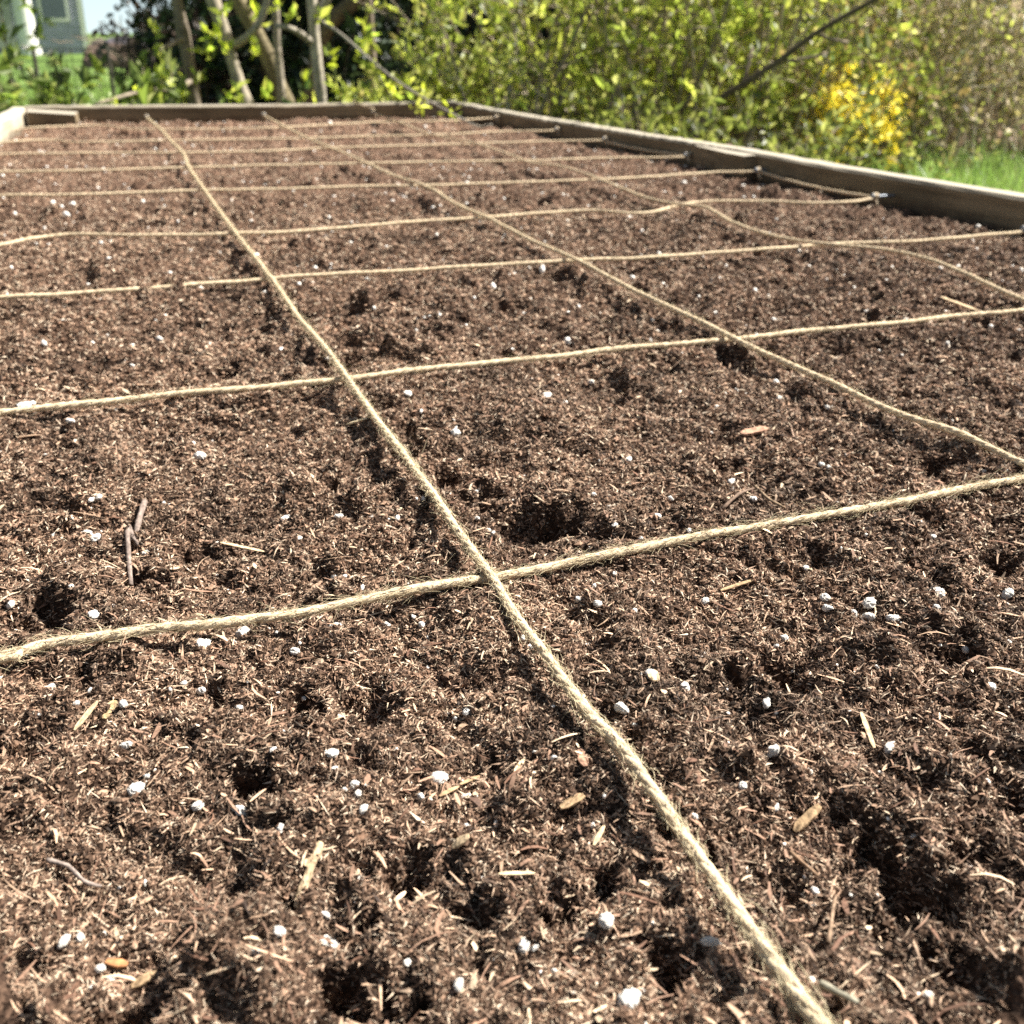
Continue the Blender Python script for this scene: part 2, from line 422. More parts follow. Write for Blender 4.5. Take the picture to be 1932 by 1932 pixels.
# ------------------------------------------------------------------ soil height
# photographed hollows: (px, py, half width in px, depth in m)
PITS = [(990,985,75,.022),(1060,985,45,.02),(470,1462,48,.018),(560,1318,70,.014),(680,1310,85,.018),(420,1320,45,.010),(1530,1062,55,.014),(1760,880,50,.012),
 (105,640,55,.016),(1055,522,28,.018),(1410,592,34,.02),(960,582,42,.014),(870,550,30,.012),(240,492,26,.011),(1065,815,45,.016),(780,820,55,.014),
 (850,900,70,.018),(905,940,45,.014),(1370,872,38,.014),(1640,1600,60,.014),(1700,1650,80,.018),(1760,1700,60,.016),(1680,1730,55,.014),(1820,1610,60,.014),(1590,1540,45,.012),(1480,1258,80,.018),(1400,1275,45,.014),(1800,1235,60,.014),(1880,1060,60,.014),
 (640,1835,70,.014),(780,1625,55,.016),(740,1860,60,.014),(1250,1815,70,.016),(60,1160,80,.018),(370,1025,45,.016),(265,1075,45,.014),(1450,692,45,.014),
 (1745,400,22,.02),(1900,665,45,.014),(650,690,50,.02),(560,600,22,.016),(1260,1560,34,.012),(1200,1480,30,.012),(400,1300,40,.012),(690,1720,40,.016),(750,1640,50,.014),
 (1150,1640,40,.012),(1060,1690,60,.014),(900,1690,50,.014),(30,1880,60,.016),(1790,1820,70,.016),(1900,1500,60,.014),(1330,1620,44,.016),(540,1690,34,.012),(180,1460,50,.012),(330,1420,50,.01),
 (230,1890,90,.012),(1500,560,30,.014),(1650,610,34,.014),(1790,640,40,.014),(320,660,55,.018),(420,700,40,.014),(730,760,36,.012),(1250,700,34,.01),(180,690,45,.012),(500,620,40,.014),(350,600,40,.01),(800,640,40,.012),(1880,760,40,.012)]
CLODS = [(575,470,34,.016),(690,600,26,.024),(750,682,46,.016),(690,660,30,.012),(800,690,40,.012),(560,560,24,.012),(1650,610,30,.01),(480,760,60,.01),(160,735,60,.012),(40,1890,60,.014),
 (500,1790,150,.016),(360,1830,120,.010),(1180,1000,80,.008),(560,1560,120,.006),(1440,1480,100,.010),(1800,1480,90,.010),(1200,1230,110,.006),(220,1250,90,.006),(1650,1230,90,.008),(900,1580,90,.007),(1560,1860,90,.010)]


def spot(px, py, hw):
    c = ground(px, py, -.008); d = float((c - CP) @ CF)
    return c[0], c[1], hw * d / FPX


pits = [(*spot(a, b, h), d * (.72 if b > 1280 and b != 1462 and h < 60 else 1.1)) for a, b, h, d in PITS]
clods = [(*spot(a, b, h), d) for a, b, h, d in CLODS]
for i in range(240):
    y = .12 + 2.5 * random.random(); x = random.uniform(-.3, .9)
    r = random.uniform(.006, .016) * (1 + .25 * max(0, y))
    pits.append((x, y, r, r * random.uniform(.4, .8)))
for i in range(420):
    y = -.25 + 2.9 * random.random(); x = random.uniform(-.3, .9)
    r = random.uniform(.006, .018) * (1 + .2 * max(0, y))
    clods.append((x, y, r, r * random.uniform(.3, .6)))
YP = {k: paths[k] for k in ('A', 'B', 'C')}


def soil_h(x, y):
    x = np.asarray(x, np.float64); y = np.asarray(y, np.float64)
    order = np.argsort(y); xs = x[order]; ys = y[order]
    wx = xs + .006 * perlin(xs / .03, ys / .03, 31); wy = ys + .006 * perlin(xs / .03 + 7, ys / .03 + 3, 32)
    h = np.full(len(xs), -.0095, np.float64)
    h += .0055 * perlin(wx / .26, wy / .26, 1) + .0095 * perlin(wx / .11, wy / .11, 2)
    b = perlin(wx / .045, wy / .045, 3); h += .012 * (np.abs(b) - .25)
    b = perlin(wx / .020, wy / .020, 4); h += .0062 * (np.abs(b) - .25)
    h += np.interp(ys, [0, 1.5], [.0026, .0034]) * perlin(wx / .009, wy / .009, 5) + .0016 * perlin(xs / .0042, ys / .0042, 6)
    jx = .2 * perlin(xs / .012, ys / .012, 8); jy = .2 * perlin(xs / .012 + 9, ys / .012, 9)
    for lst, sg in ((pits, -1), (clods, 1)):
        for cx, cy, r, d in lst:
            a = np.searchsorted(ys, cy - 1.6 * r); c = np.searchsorted(ys, cy + 1.6 * r)
            if c <= a: continue
            X = xs[a:c] - cx
            q = np.nonzero(np.abs(X) < 1.6 * r)[0]
            if len(q) == 0: continue
            q = q + a
            ex = .55 if sg < 0 else .40; wl = r * .9
            ux = (xs[q] - cx) / r + jx[q] + ex * perlin(xs[q] / wl, ys[q] / wl, 61); uy = (ys[q] - cy) / r + jy[q] + ex * perlin(xs[q] / wl + 11, ys[q] / wl, 62)
            rr = np.hypot(ux, uy)
            if sg < 0: f = 1 - np.clip((rr - .1) / 1.0, 0, 1); f = f * f * (3 - 2 * f)
            elif r > .014: f = np.clip(1 - rr * rr, 0, 1) ** 2
            else: f = np.sqrt(np.clip(1 - rr * rr, 0, 1))
            h[q] += sg * d * f
    # lower along the boards, raised a little under the strings and kept just below them
    e = np.minimum(np.minimum(right_x(ys) - xs, xs - left_x(ys)), BACK_Y - ys)
    h -= .006 * np.clip(1 - e / .08, 0, 1)
    for k, P in paths.items():
        if k in YP: dist = np.abs(xs - np.interp(ys, P[:, 1], P[:, 0])) * .95; top = .0002 - .0020 * np.clip(ys, 0, 3)
        else: dist = np.abs(ys - np.interp(xs, P[:, 0], P[:, 1])); top = -.0032 - .0020 * max(0, k - 2)
        h += .0055 * np.exp(-(dist / .016) ** 2)
        slope = np.interp(ys, [0, .4, 1.2, 2.7], [.8, .35, .13, .07])
        if k == 'C': slope = slope * .55; dist = np.maximum(0, dist - .006)
        lim = top + np.maximum(0, dist - .006) * slope
        if k == 3:
            bury = np.exp(-((xs - GAP[0]) / .022) ** 2); h += .007 * bury * np.exp(-(dist / .018) ** 2); lim = lim + .03 * bury
        h = np.where(dist < (.07 if k != 'C' else .12), np.minimum(h, lim), h)
    out = np.empty_like(h); out[order] = h
    return out


GAP = ground(322, 541, 0.0)

# ------------------------------------------------------------------ soil sheet (polar grid, finest where the bed is nearest)
th0 = math.atan2(CF[0], CF[1])
th = np.concatenate([np.linspace(-2.2, -.62, 70, endpoint=False), np.linspace(-.62, .62, 900), np.linspace(.62, 2.2, 71)[1:]]) + th0
rad = np.concatenate([np.geomspace(.006, .12, 60, endpoint=False), np.geomspace(.12, 3.6, 1250)])
TH, RR = np.meshgrid(th, rad)
X = (CP[0] + RR * np.sin(TH)).ravel(); Y = (CP[1] + RR * np.cos(TH)).ravel()
Z = soil_h(X, Y)
nT, nR = len(th), len(rad)
i, j = np.meshgrid(np.arange(nR - 1), np.arange(nT - 1), indexing='ij'); i = i.ravel(); j = j.ravel()
quad = np.stack([i * nT + j, i * nT + j + 1, (i + 1) * nT + j + 1, (i + 1) * nT + j], 1)[:, ::-1]
ok = (X > left_x(Y) - .018) & (X < right_x(Y) + .018) & (Y < BACK_Y + .018)
quad = quad[ok[quad].all(1)]
used = np.zeros(len(X), bool); used[quad.ravel()] = True
remap = np.cumsum(used) - 1
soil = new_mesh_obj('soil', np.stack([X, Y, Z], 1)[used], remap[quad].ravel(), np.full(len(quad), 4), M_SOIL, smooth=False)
tag(soil, kind='structure')
# soil behind the viewer, coarser
gx, gy = np.meshgrid(np.linspace(0, 1, 90), np.linspace(-1.0, -.30, 60))
lx = left_x(gy) - .015; X2 = (lx + gx * (right_x(gy) + .015 - lx)).ravel(); Y2 = gy.ravel()
Z2 = soil_h(X2, Y2) - .006
i, j = np.meshgrid(np.arange(59), np.arange(89), indexing='ij'); i = i.ravel(); j = j.ravel()
q2 = np.stack([i * 90 + j, i * 90 + j + 1, (i + 1) * 90 + j + 1, (i + 1) * 90 + j], 1)
ox = X2[q2].mean(1); oy = Y2[q2].mean(1)
near = (np.abs((np.arctan2(ox - CP[0], oy - CP[1]) - th0 + np.pi) % (2 * np.pi) - np.pi) < 2.1)
q2 = q2[~near]
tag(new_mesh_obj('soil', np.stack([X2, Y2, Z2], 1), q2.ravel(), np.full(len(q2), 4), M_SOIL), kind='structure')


# ------------------------------------------------------------------ loose peat on it
def sample_bed(n, r0, r1, power, spread=.60):
    u = rng.random(n)
    if abs(power) < 1e-6: r = r0 * (r1 / r0) ** u
    else: r = (r0 ** power + u * (r1 ** power - r0 ** power)) ** (1 / power)
    a = th0 + rng.uniform(-spread, spread, n)
    x = CP[0] + r * np.sin(a); y = CP[1] + r * np.cos(a)
    k = (x > left_x(y) + .003) & (x < right_x(y) - .003) & (y < BACK_Y - .004)
    return x[k], y[k], r[k]


def rand_dirs(n, tilt):
    a = rng.uniform(0, 2 * np.pi, n); e = rng.normal(0, tilt, n)
    return np.stack([np.cos(a) * np.cos(e), np.sin(a) * np.cos(e), np.sin(e)], 1)


def palette(n, cols, wts, jit=.25):
    k = rng.choice(len(cols), n, p=np.array(wts) / sum(wts))
    return np.array(cols)[k] * np.exp(rng.normal(0, jit, n))[:, None]


def baked_light(x, y):
    """random darker and paler peat, the shade of slopes put into its colour"""
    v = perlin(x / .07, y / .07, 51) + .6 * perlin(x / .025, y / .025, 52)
    dry = np.interp(y, [-.1, .25, 1.0, 2.7], [.92, 1.08, 1.5, 2.0])       # far peat tinted lighter, imitating how bright it looks at a grazing angle
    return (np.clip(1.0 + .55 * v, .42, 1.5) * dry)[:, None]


# crumbs: lumpy little octahedra
OCT = np.array([(1, 0, 0), (-1, 0, 0), (0, 1, 0), (0, -1, 0), (0, 0, 1), (0, 0, -1)], float)
OF = np.array([(0, 2, 4), (2, 1, 4), (1, 3, 4), (3, 0, 4), (2, 0, 5), (1, 2, 5), (3, 1, 5), (0, 3, 5)])
parts = [sample_bed(260000, .12, .75, 1.0), sample_bed(150000, .7, 1.5, .7), sample_bed(90000, 1.4, 3.2, .6)]
x = np.concatenate([p[0] for p in parts]); y = np.concatenate([p[1] for p in parts]); r = np.concatenate([p[2] for p in parts])
n = len(x); z = soil_h(x, y)
size = np.exp(np.clip(rng.normal(0, .38, n), -1, .75)) * (.00046 + .0006 * np.clip(r - .2, 0, .7) + .00025 * np.clip(r - .9, 0, 2))
V = OCT[None] * (1 + rng.normal(0, .33, (n, 6, 1))) + rng.normal(0, .22, (n, 6, 3))
V = V * size[:, None, None] * np.array([1.2, 1.2, .9]) + np.stack([x, y, z + size * .35], 1)[:, None]
C = palette(n, [(.026, .015, .0095), (.092, .055, .036), (.235, .149, .100), (.42, .295, .205)], [3, 3.5, 2.6, .7]) * baked_light(x, y)
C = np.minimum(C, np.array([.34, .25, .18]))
F = (OF[None] + 6 * np.arange(n)[:, None, None]).reshape(-1)
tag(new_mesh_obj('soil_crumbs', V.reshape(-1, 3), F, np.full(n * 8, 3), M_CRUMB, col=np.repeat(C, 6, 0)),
    'loose dark brown peat crumbs covering the bed', 'soil crumbs', kind='stuff')

# fibres: short spindles, one in eight a longer bent strand
parts = [sample_bed(380000, .12, .72, 1.0), sample_bed(260000, .64, 1.45, .8), sample_bed(140000, 1.35, 3.2, .6)]
x = np.concatenate([p[0] for p in parts]); y = np.concatenate([p[1] for p in parts]); r = np.concatenate([p[2] for p in parts])
n = len(x); z = soil_h(x, y)
D = rand_dirs(n, .42)
L = np.exp(np.clip(rng.normal(0, .5, n), -1.5, 1.15)) * (.00125 + .0009 * np.clip(r - .25, 0, .7) + .0004 * np.clip(r - .95, 0, 2))
wd = np.exp(rng.normal(0, .35, n)) * (.00018 + .00024 * np.clip(r - .25, 0, .8) + .00014 * np.clip(r - 1.05, 0, 2))
side = np.cross(D, rng.normal(0, 1, (n, 3))); side /= np.linalg.norm(side, axis=1)[:, None] + 1e-9
up = np.cross(D, side)
ctr = np.stack([x, y, z + wd * .6 + .25 * L * np.abs(D[:, 2]) + rng.uniform(0, .0006, n)], 1)
off = rng.normal(0, .12, (n, 2)) * L[:, None]
mid = ctr + side * off[:, :1] + up * off[:, 1:]
V = np.empty((n, 5, 3))
V[:, 0] = ctr - D * L[:, None]; V[:, 4] = ctr + D * L[:, None]
for q in range(3):
    a = q * 2.0944
    V[:, 1 + q] = mid + (side * math.cos(a) * 1.5 + up * math.sin(a) * .8) * wd[:, None]
FF = np.array([(0, 2, 1), (0, 3, 2), (0, 1, 3), (4, 1, 2), (4, 2, 3), (4, 3, 1)])
C = palette(n, [(.034, .019, .012), (.125, .076, .049), (.29, .188, .127), (.49, .352, .246), (.68, .54, .40)], [2.4, 3, 3, 2, .8]) * baked_light(x, y)
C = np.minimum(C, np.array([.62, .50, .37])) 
F = (FF[None] + 5 * np.arange(n)[:, None, None]).reshape(-1)
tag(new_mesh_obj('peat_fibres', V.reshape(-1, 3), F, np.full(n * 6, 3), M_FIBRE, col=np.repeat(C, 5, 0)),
    'short brown and tan peat fibres strewn over the bed', 'peat fibres', kind='stuff')


def ribbons(n_seg, ctr, D, L, wd, bend, lift):
    """bent three-sided strands"""
    n = len(ctr)
    side = np.cross(D, np.tile([0, 0, 1.0], (n, 1))); side /= np.linalg.norm(side, axis=1)[:, None] + 1e-9
    up = np.cross(side, D)
    t = np.linspace(-1, 1, n_seg + 1)
    P = ctr[:, None] + D[:, None] * (L[:, None] * t)[:, :, None] + side[:, None] * (bend[:, None] * L[:, None] * (t ** 2)[None])[:, :, None] \
        + up[:, None] * (lift[:, None] * L[:, None] * (1 - t ** 2)[None])[:, :, None]
    tap = np.clip(1.15 - t ** 4 * .7, .2, 1)
    V = np.empty((n, n_seg + 1, 3, 3))
    for q in range(3):
        a = q * 2.0944 + .5
        V[:, :, q] = P + (side[:, None] * math.cos(a) * 1.4 + up[:, None] * math.sin(a) * .8) * (wd[:, None] * tap[None])[:, :, None]
    f = []
    for s in range(n_seg):
        for q in range(3):
            q2 = (q + 1) % 3; f.append((s * 3 + q, s * 3 + q2, s * 3 + 3 + q2, s * 3 + 3 + q))
    f = np.array(f)
    k = (n_seg + 1) * 3
    F = (f[None] + k * np.arange(n)[:, None, None]).reshape(-1)
    return V.reshape(-1, 3), F, k, n * len(f)


parts = [sample_bed(5200, .12, .8, .9), sample_bed(3500, .7, 1.7, .6)]
x = np.concatenate([p[0] for p in parts]); y = np.concatenate([p[1] for p in parts]); r = np.concatenate([p[2] for p in parts])
n = len(x); z = soil_h(x, y)
L = np.exp(np.clip(rng.normal(0, .5, n), -1.5, 1.2)) * .0025; wd = np.exp(rng.normal(0, .45, n)) * (.00024 + .0002 * np.clip(r - .3, 0, 2))
V, F, k, nf = ribbons(3, np.stack([x, y, z + .0009 + wd], 1), rand_dirs(n, .22), L, wd, rng.normal(0, .13, n), rng.normal(.03, .10, n))
C = palette(n, [(.13, .07, .045), (.25, .15, .10), (.40, .27, .18), (.54, .41, .28)], [2, 3, 3, 1.2])
tag(new_mesh_obj('bark_shreds', V, F, np.full(nf, 4), M_FIBRE, col=np.repeat(C, k, 0)),
    'longer bent bark and straw shreds lying on the peat', 'bark shreds', kind='stuff')

# ------------------------------------------------------------------ twine
def twine_mesh(P, rad, seed, hairs_per_m):
    g = np.random.default_rng(seed)
    P = np.asarray(P, float).copy(); m = len(P)
    s = np.concatenate([[0], np.cumsum(np.linalg.norm(np.diff(P, axis=0), axis=1))])
    P[:, 2] += .0007 * perlin(s / .05, s * 0 + seed, seed)
    wob = .0004 * perlin(s / .02, s * 0 + 3.3, seed + 1)
    t = np.gradient(P, axis=0); t /= np.linalg.norm(t, axis=1)[:, None]
    a = np.cross(t, [0, 0, 1.0]); a /= np.linalg.norm(a, axis=1)[:, None]; b = np.cross(a, t)
    P = P + a * wob[:, None]
    mb = MB()
    thick = rad * (1 + .16 * perlin(s / .03, s * 0 + 1.7, seed + 2) + .12 * perlin(s / .008, s * 0, seed + 3))
    base = np.array((.68, .55, .375))
    for q in range(3):
        ph = 2 * np.pi * (s / .024 + .10 * perlin(s / .04, s * 0, seed + 4)) + q * 2.094
        cx = P + (a * np.cos(ph)[:, None] + b * np.sin(ph)[:, None]) * (thick * .33)[:, None]
        rr = thick * .76 * (1 + .08 * perlin(s / .005, s * 0 + q * 5, seed + 7))
        n = 7; th_ = np.arange(n) * 2 * np.pi / n
        v = cx[:, None] + rr[:, None, None] * (a[:, None] * np.cos(th_)[None, :, None] + b[:, None] * np.sin(th_)[None, :, None])
        i, j = np.meshgrid(np.arange(m - 1), np.arange(n), indexing='ij'); i = i.ravel(); j = j.ravel(); j2 = (j + 1) % n
        sh = np.exp(g.normal(0, .10, (m, n))) * (1 + .10 * perlin(s / .05, s * 0 + 9, seed + 13) + .20 * perlin(s / .006, s * 0 + q, seed + 11))[:, None]
        mb.raw(v.reshape(-1, 3), np.stack([i * n + j, i * n + j2, (i + 1) * n + j2, (i + 1) * n + j], 1).ravel(), 4, (base * sh[..., None]).reshape(-1, 3))
    nh = int(s[-1] * hairs_per_m)
    k = g.integers(1, m - 1, nh); an = g.uniform(0, 2 * np.pi, nh)
    rd = a[k] * np.cos(an)[:, None] + b[k] * np.sin(an)[:, None]
    sg = g.choice([-1, 1], nh)
    lean = np.abs(g.normal(.28, .22, nh)); 
    D = t[k] * sg[:, None] * np.cos(lean)[:, None] + rd * np.sin(lean)[:, None]
    L = np.exp(g.normal(0, .55, nh)) * .0021; wd = np.full(nh, .000085)
    V, F, kk, nf = ribbons(3, P[k] + rd * (thick[k] * .95)[:, None] + D * L[:, None] * .8, D, L, wd, g.normal(0, .25, nh), g.normal(0, .25, nh))
    mb.raw(V, F, 4, (.62, .52, .34))
    return mb


R_TW = .0019
twine_info = {
 'A': ('long jute string nearest the left board, running from the bottom edge to the back', 5200),
 'B': ('middle of the three long jute strings, between the nearest one and the wavy one', 2400),
 'C': ('wavy long jute string nearest the right board, its tail over the back board', 1200),
 1: ('nearest cross string, thick and fuzzy, just above the two beads in the hollow', 5200),
 2: ('second cross string counted from the nearest, taut across the whole bed', 2400),
 3: ('third nearest cross string, partly buried in soil left of the long string', 1400),
 4: ('fourth cross string, sagging and bent where the wavy string meets it, on the bright nail', 1000),
 5: ('fifth cross string, ending at the corner of the splice block on the right board', 700),
 6: ('sixth cross string, ending on a nail just beyond the splice block', 600),
 7: ('seventh cross string, third from the back board', 500),
 8: ('second cross string from the back board', 500),
 9: ('farthest cross string, right in front of the back board', 400),
}
extra = {}
def board_pt(y, z, inset=.010): return np.array([float(right_x(y)) - inset, y, z])
nails = []
e4 = paths[4][-1]; e5 = paths[5][-1]; e6 = paths[6][-1]; e7 = paths[7][-1]; e8 = paths[8][-1]; e9 = paths[9][-1]
def run_along(p, q, sag):
    m = 14; tt = np.linspace(0, 1, m)[:, None]
    W = p * (1 - tt) + q * tt; W[:, 2] -= (sag * 4 * tt * (1 - tt))[:, 0]
    return W
for pe in (e4, e5, e6, e7, e8, e9, paths[3][-1], paths[2][-1]): nails.append(('right', pe))
for k in 'ABC': nails.append(('back', paths[k][-1]))
tail = {4: resample(run_along(e4 + [0, .006, .001], board_pt(e5[1] - .004, .004, .012), .004), .003),
        6: resample(run_along(e6 + [0, .006, .001], board_pt(e7[1] - .004, .004, .012), .003), .003)}
axr = np.array([1, .037, 0.]) / 1.0007
wraps = {k: (paths[k][-1], axr) for k in (2, 3, 4, 5, 6, 7, 8, 9)}
wraps.update({k: (paths[k][-1], np.array([0, 1.0, 0])) for k in 'ABC'})
for k, (lab, hpm) in twine_info.items():
    P = paths[k]
    mb = twine_mesh(P, R_TW, 40 + (ord(k) if isinstance(k, str) else k) * 13, hpm)
    if k in tail:
        t2 = twine_mesh(tail[k], R_TW, 900 + k, 500)
        for v, c in zip(t2.v, t2.c): mb.v.append(v); mb.c.append(c)
        mb.f.extend([q + mb.k for q in t2.f]); mb.n.extend(t2.n); mb.k += t2.k
    if k == 'C':
        p = P[-1]
        W = resample([p, p + [-.002, .004, .012], [p[0] - .006, BACK_Y - .004, TOP + .001], [p[0] - .010, BACK_Y + .010, TOP + .006], [p[0] - .012, BACK_Y + .03, TOP + .0035]], .003)
        t2 = twine_mesh(W, R_TW, 990, 500)
        for v, c in zip(t2.v, t2.c): mb.v.append(v); mb.c.append(c)
        mb.f.extend([q + mb.k for q in t2.f]); mb.n.extend(t2.n); mb.k += t2.k
    if k in wraps:                      # wound round its nail
        p, ax_ = wraps[k]; q = np.linspace(0, 2 * np.pi * 2.6, 44); e2 = np.cross(ax_, [0, 0, 1.0]); e2 /= np.linalg.norm(e2)
        mb.tube(p + ax_ * (np.linspace(-.003, .0045, 44))[:, None] + (e2[None] * np.cos(q)[:, None] + np.array([[0, 0, 1.0]]) * np.sin(q)[:, None]) * .0034 + np.array([0, 0, .0025]), .0017, 7, (.66, .55, .40))
        mb.tube([p + [0, 0, .001], p + e2 * .004 + [0, 0, -.003], p + e2 * .009 + [0, 0, -.011]], [.0017, .0016, .0011], 6, (.66, .55, .40))
    o = mb.build('twine', M_TWINE, smooth=True)
    tag(o, lab, 'twine', 'jute strings gridding the bed')

# ------------------------------------------------------------------ raised bed frame
bed = empty('raised_bed', (.3, .85, GZ))
tag(bed, 'weathered timber raised bed frame filled with dark peat soil', 'raised bed')
TH_B = .038


def board(mb, p, q, side, z0, z1, th=TH_B, bev=.004, nseg=24, seed=0):
    """plank between plan points p and q (inner face), thickness to the side, slightly uneven"""
    p = np.array(p, float); q = np.array(q, float); d = q - p; L = np.linalg.norm(d); d /= L
    nn = np.array([d[1], -d[0]]) * side
    prof = [(0, z0), (0, z1 - bev), (bev, z1), (th - bev, z1), (th, z1 - bev), (th, z0)]
    s = np.linspace(0, L, nseg); vs = []
    g = np.random.default_rng(seed)
    for t in s:
        w1 = .0016 * math.sin(t * 5 + seed) + g.normal(0, .0004); w2 = .001 * math.sin(t * 3.1 + 2 * seed)
        for (o_, z_) in prof:
            pt = p + d * t + nn * (o_ + w2)
            vs.append((pt[0], pt[1], z_ + (w1 + g.normal(0, .0003) if z_ > z0 else 0)))
    f = []; m = len(prof)
    for k in range(nseg - 1):
        for a in range(m):
            b = (a + 1) % m; f.append((k * m + a, k * m + b, (k + 1) * m + b, (k + 1) * m + a))
    f.append(tuple(range(m))[::-1]); f.append(tuple((nseg - 1) * m + a for a in range(m)))
    mb.add(vs, f)


def bed_part(name, mat, *args, **k):
    mb = MB(); board(mb, *args, **k); o = mb.build(name, mat); return adopt(o, bed)


def rp(y): return (float(right_x(y)), y)
def lp(y): return (float(left_x(y)), y)
ZM = -.135
sd_ = 1
for (y0, y1) in ((-1.0, 1.285), (1.289, 1.930), (1.936, 2.74)):
    bed_part('side_board', M_WOODY, rp(y0), rp(y1), 1, ZM + .004, TOP - (.004 if y0 > 1.9 else 0) - (.002 if 1 < y0 < 1.5 else 0), seed=sd_, nseg=60); sd_ += 1
bed_part('side_board', M_WOODY, rp(-1.0), rp(2.74), 1, GZ - .01, ZM, seed=9)
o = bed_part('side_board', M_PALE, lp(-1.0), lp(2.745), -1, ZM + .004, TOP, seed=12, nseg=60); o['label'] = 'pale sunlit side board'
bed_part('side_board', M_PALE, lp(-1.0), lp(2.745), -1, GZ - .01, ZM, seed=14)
bx0 = float(left_x(2.72)) + .001; bx1 = float(right_x(2.72)) - .001
bed_part('back_board', M_WOODX, (bx1, BACK_Y), (bx0, BACK_Y), 1, ZM + .004, TOP + .001, seed=21, nseg=50)
bed_part('back_board', M_WOODX, (bx1, BACK_Y), (bx0, BACK_Y), 1, GZ - .01, ZM, seed=22)
fx0 = float(left_x(-.98)) + .001; fx1 = float(right_x(-.98)) - .001
bed_part('front_board', M_WOODX, (fx0, -.96), (fx1, -.96), 1, ZM + .004, TOP, seed=23)
bed_part('front_board', M_WOODX, (fx0, -.96), (fx1, -.96), 1, GZ - .01, ZM, seed=24)
# corner block, back left
mb = MB(); x0 = bx0 + .004
v = [(x0, 2.612, -.06), (x0 + .112, 2.612, -.06), (x0 + .118, 2.697, -.06), (x0, 2.697, -.06),
     (x0, 2.612, .027), (x0 + .112, 2.612, .0185), (x0 + .118, 2.697, .0195), (x0, 2.697, .028)]
mb.add(v, [(3, 2, 1, 0), (4, 5, 6, 7), (0, 1, 5, 4), (1, 2, 6, 5), (2, 3, 7, 6), (3, 0, 4, 7)])
adopt(mb.build('corner_block', M_WOODX), bed)
# splice block on the right board, its far end cut on a slant
mb = MB(); ya, yb = 1.212, 1.40; w_ = .024
def rx_(y): return float(right_x(y)) - .0015
v = [(rx_(ya) - w_, ya, -.08), (rx_(ya), ya, -.08), (rx_(yb), yb, -.08), (rx_(yb) - .004, yb, -.08),
     (rx_(ya) - w_, ya, .0265), (rx_(ya), ya, .0275), (rx_(yb), yb, .0275), (rx_(yb) - .004, yb, .0265),
     (rx_(1.27) - w_, 1.27, -.08), (rx_(1.27) - w_, 1.27, .0265)]
mb.add(v, [(4, 5, 6, 7, 9), (0, 1, 5, 4), (1, 2, 6, 5), (2, 3, 7, 6), (0, 4, 9, 8), (8, 9, 7, 3), (0, 8, 3, 2, 1)])
adopt(mb.build('splice_block', M_WOODY), bed)


def nail_mesh(pos, d):
    mb = MB(); pos = np.array(pos, float); d = np.array(d, float)
    mb.tube([pos - d * .004, pos + d * .035], [.0019, .0019], 10)
    mb.tube([pos - d * .0058, pos - d * .005, pos - d * .004], [.0036, .0042, .0042], 12)
    return mb.build('nail', M_STEEL)


for side, pe in nails:
    d = (1, .037, 0) if side == 'right' else (0, 1, 0)
    adopt(nail_mesh((pe[0], pe[1], pe[2] + .0025), d), bed)

# ------------------------------------------------------------------ perlite beads
def icosphere(sub=2):
    t = (1 + 5 ** .5) / 2
    V = [(-1, t, 0), (1, t, 0), (-1, -t, 0), (1, -t, 0), (0, -1, t), (0, 1, t), (0, -1, -t), (0, 1, -t), (t, 0, -1), (t, 0, 1), (-t, 0, -1), (-t, 0, 1)]
    F = [(0, 11, 5), (0, 5, 1), (0, 1, 7), (0, 7, 10), (0, 10, 11), (1, 5, 9), (5, 11, 4), (11, 10, 2), (10, 7, 6), (7, 1, 8), (3, 9, 4), (3, 4, 2), (3, 2, 6), (3, 6, 8), (3, 8, 9), (4, 9, 5), (2, 4, 11), (6, 2, 10), (8, 6, 7), (9, 8, 1)]
    V = [np.array(v) / np.linalg.norm(v) for v in V]
    for _ in range(sub):
        cache = {}; F2 = []
        def md(a, b):
            k = (min(a, b), max(a, b))
            if k not in cache: m = V[a] + V[b]; V.append(m / np.linalg.norm(m)); cache[k] = len(V) - 1
            return cache[k]
        for a, b, c in F:
            x, y_, z_ = md(a, b), md(b, c), md(c, a); F2 += [(a, x, z_), (b, y_, x), (c, z_, y_), (x, y_, z_)]
        F = F2
    return np.array(V), np.array(F)


ICO3 = icosphere(3); ICO1 = icosphere(1)


def bead_shape(V, seed, rough):
    g = np.random.default_rng(seed)
    out = V * np.array([1, g.uniform(.62, .95), g.uniform(.6, .9)])
    for _ in range(9):
        c = g.normal(0, 1, 3); c /= np.linalg.norm(c)
        d = V @ c; out = out * (1 + g.uniform(-.34, .26) * np.exp(-(1 - d) / g.uniform(.05, .4)))[:, None]
    for sc_ in (3, 7):
        o_ = g.uniform(0, 50, 2)
        out = out * (1 + rough / sc_ * 3 * perlin(V[:, 0] * sc_ + o_[0] + V[:, 2] * sc_ * .7, V[:, 1] * sc_ + o_[1] - V[:, 2] * sc_ * .7, seed))[:, None]
    return out


bead_meshes = []
for s in range(8):
    V = bead_shape(ICO3[0], 70 + s, .20) * .5
    me = bpy.data.meshes.new('perlite_bead'); me.from_pydata(V.tolist(), [], ICO3[1].tolist()); me.update()
    me.polygons.foreach_set('use_smooth', np.ones(len(me.polygons), bool)); me.materials.append(M_PERL)
    bead_meshes.append(me)
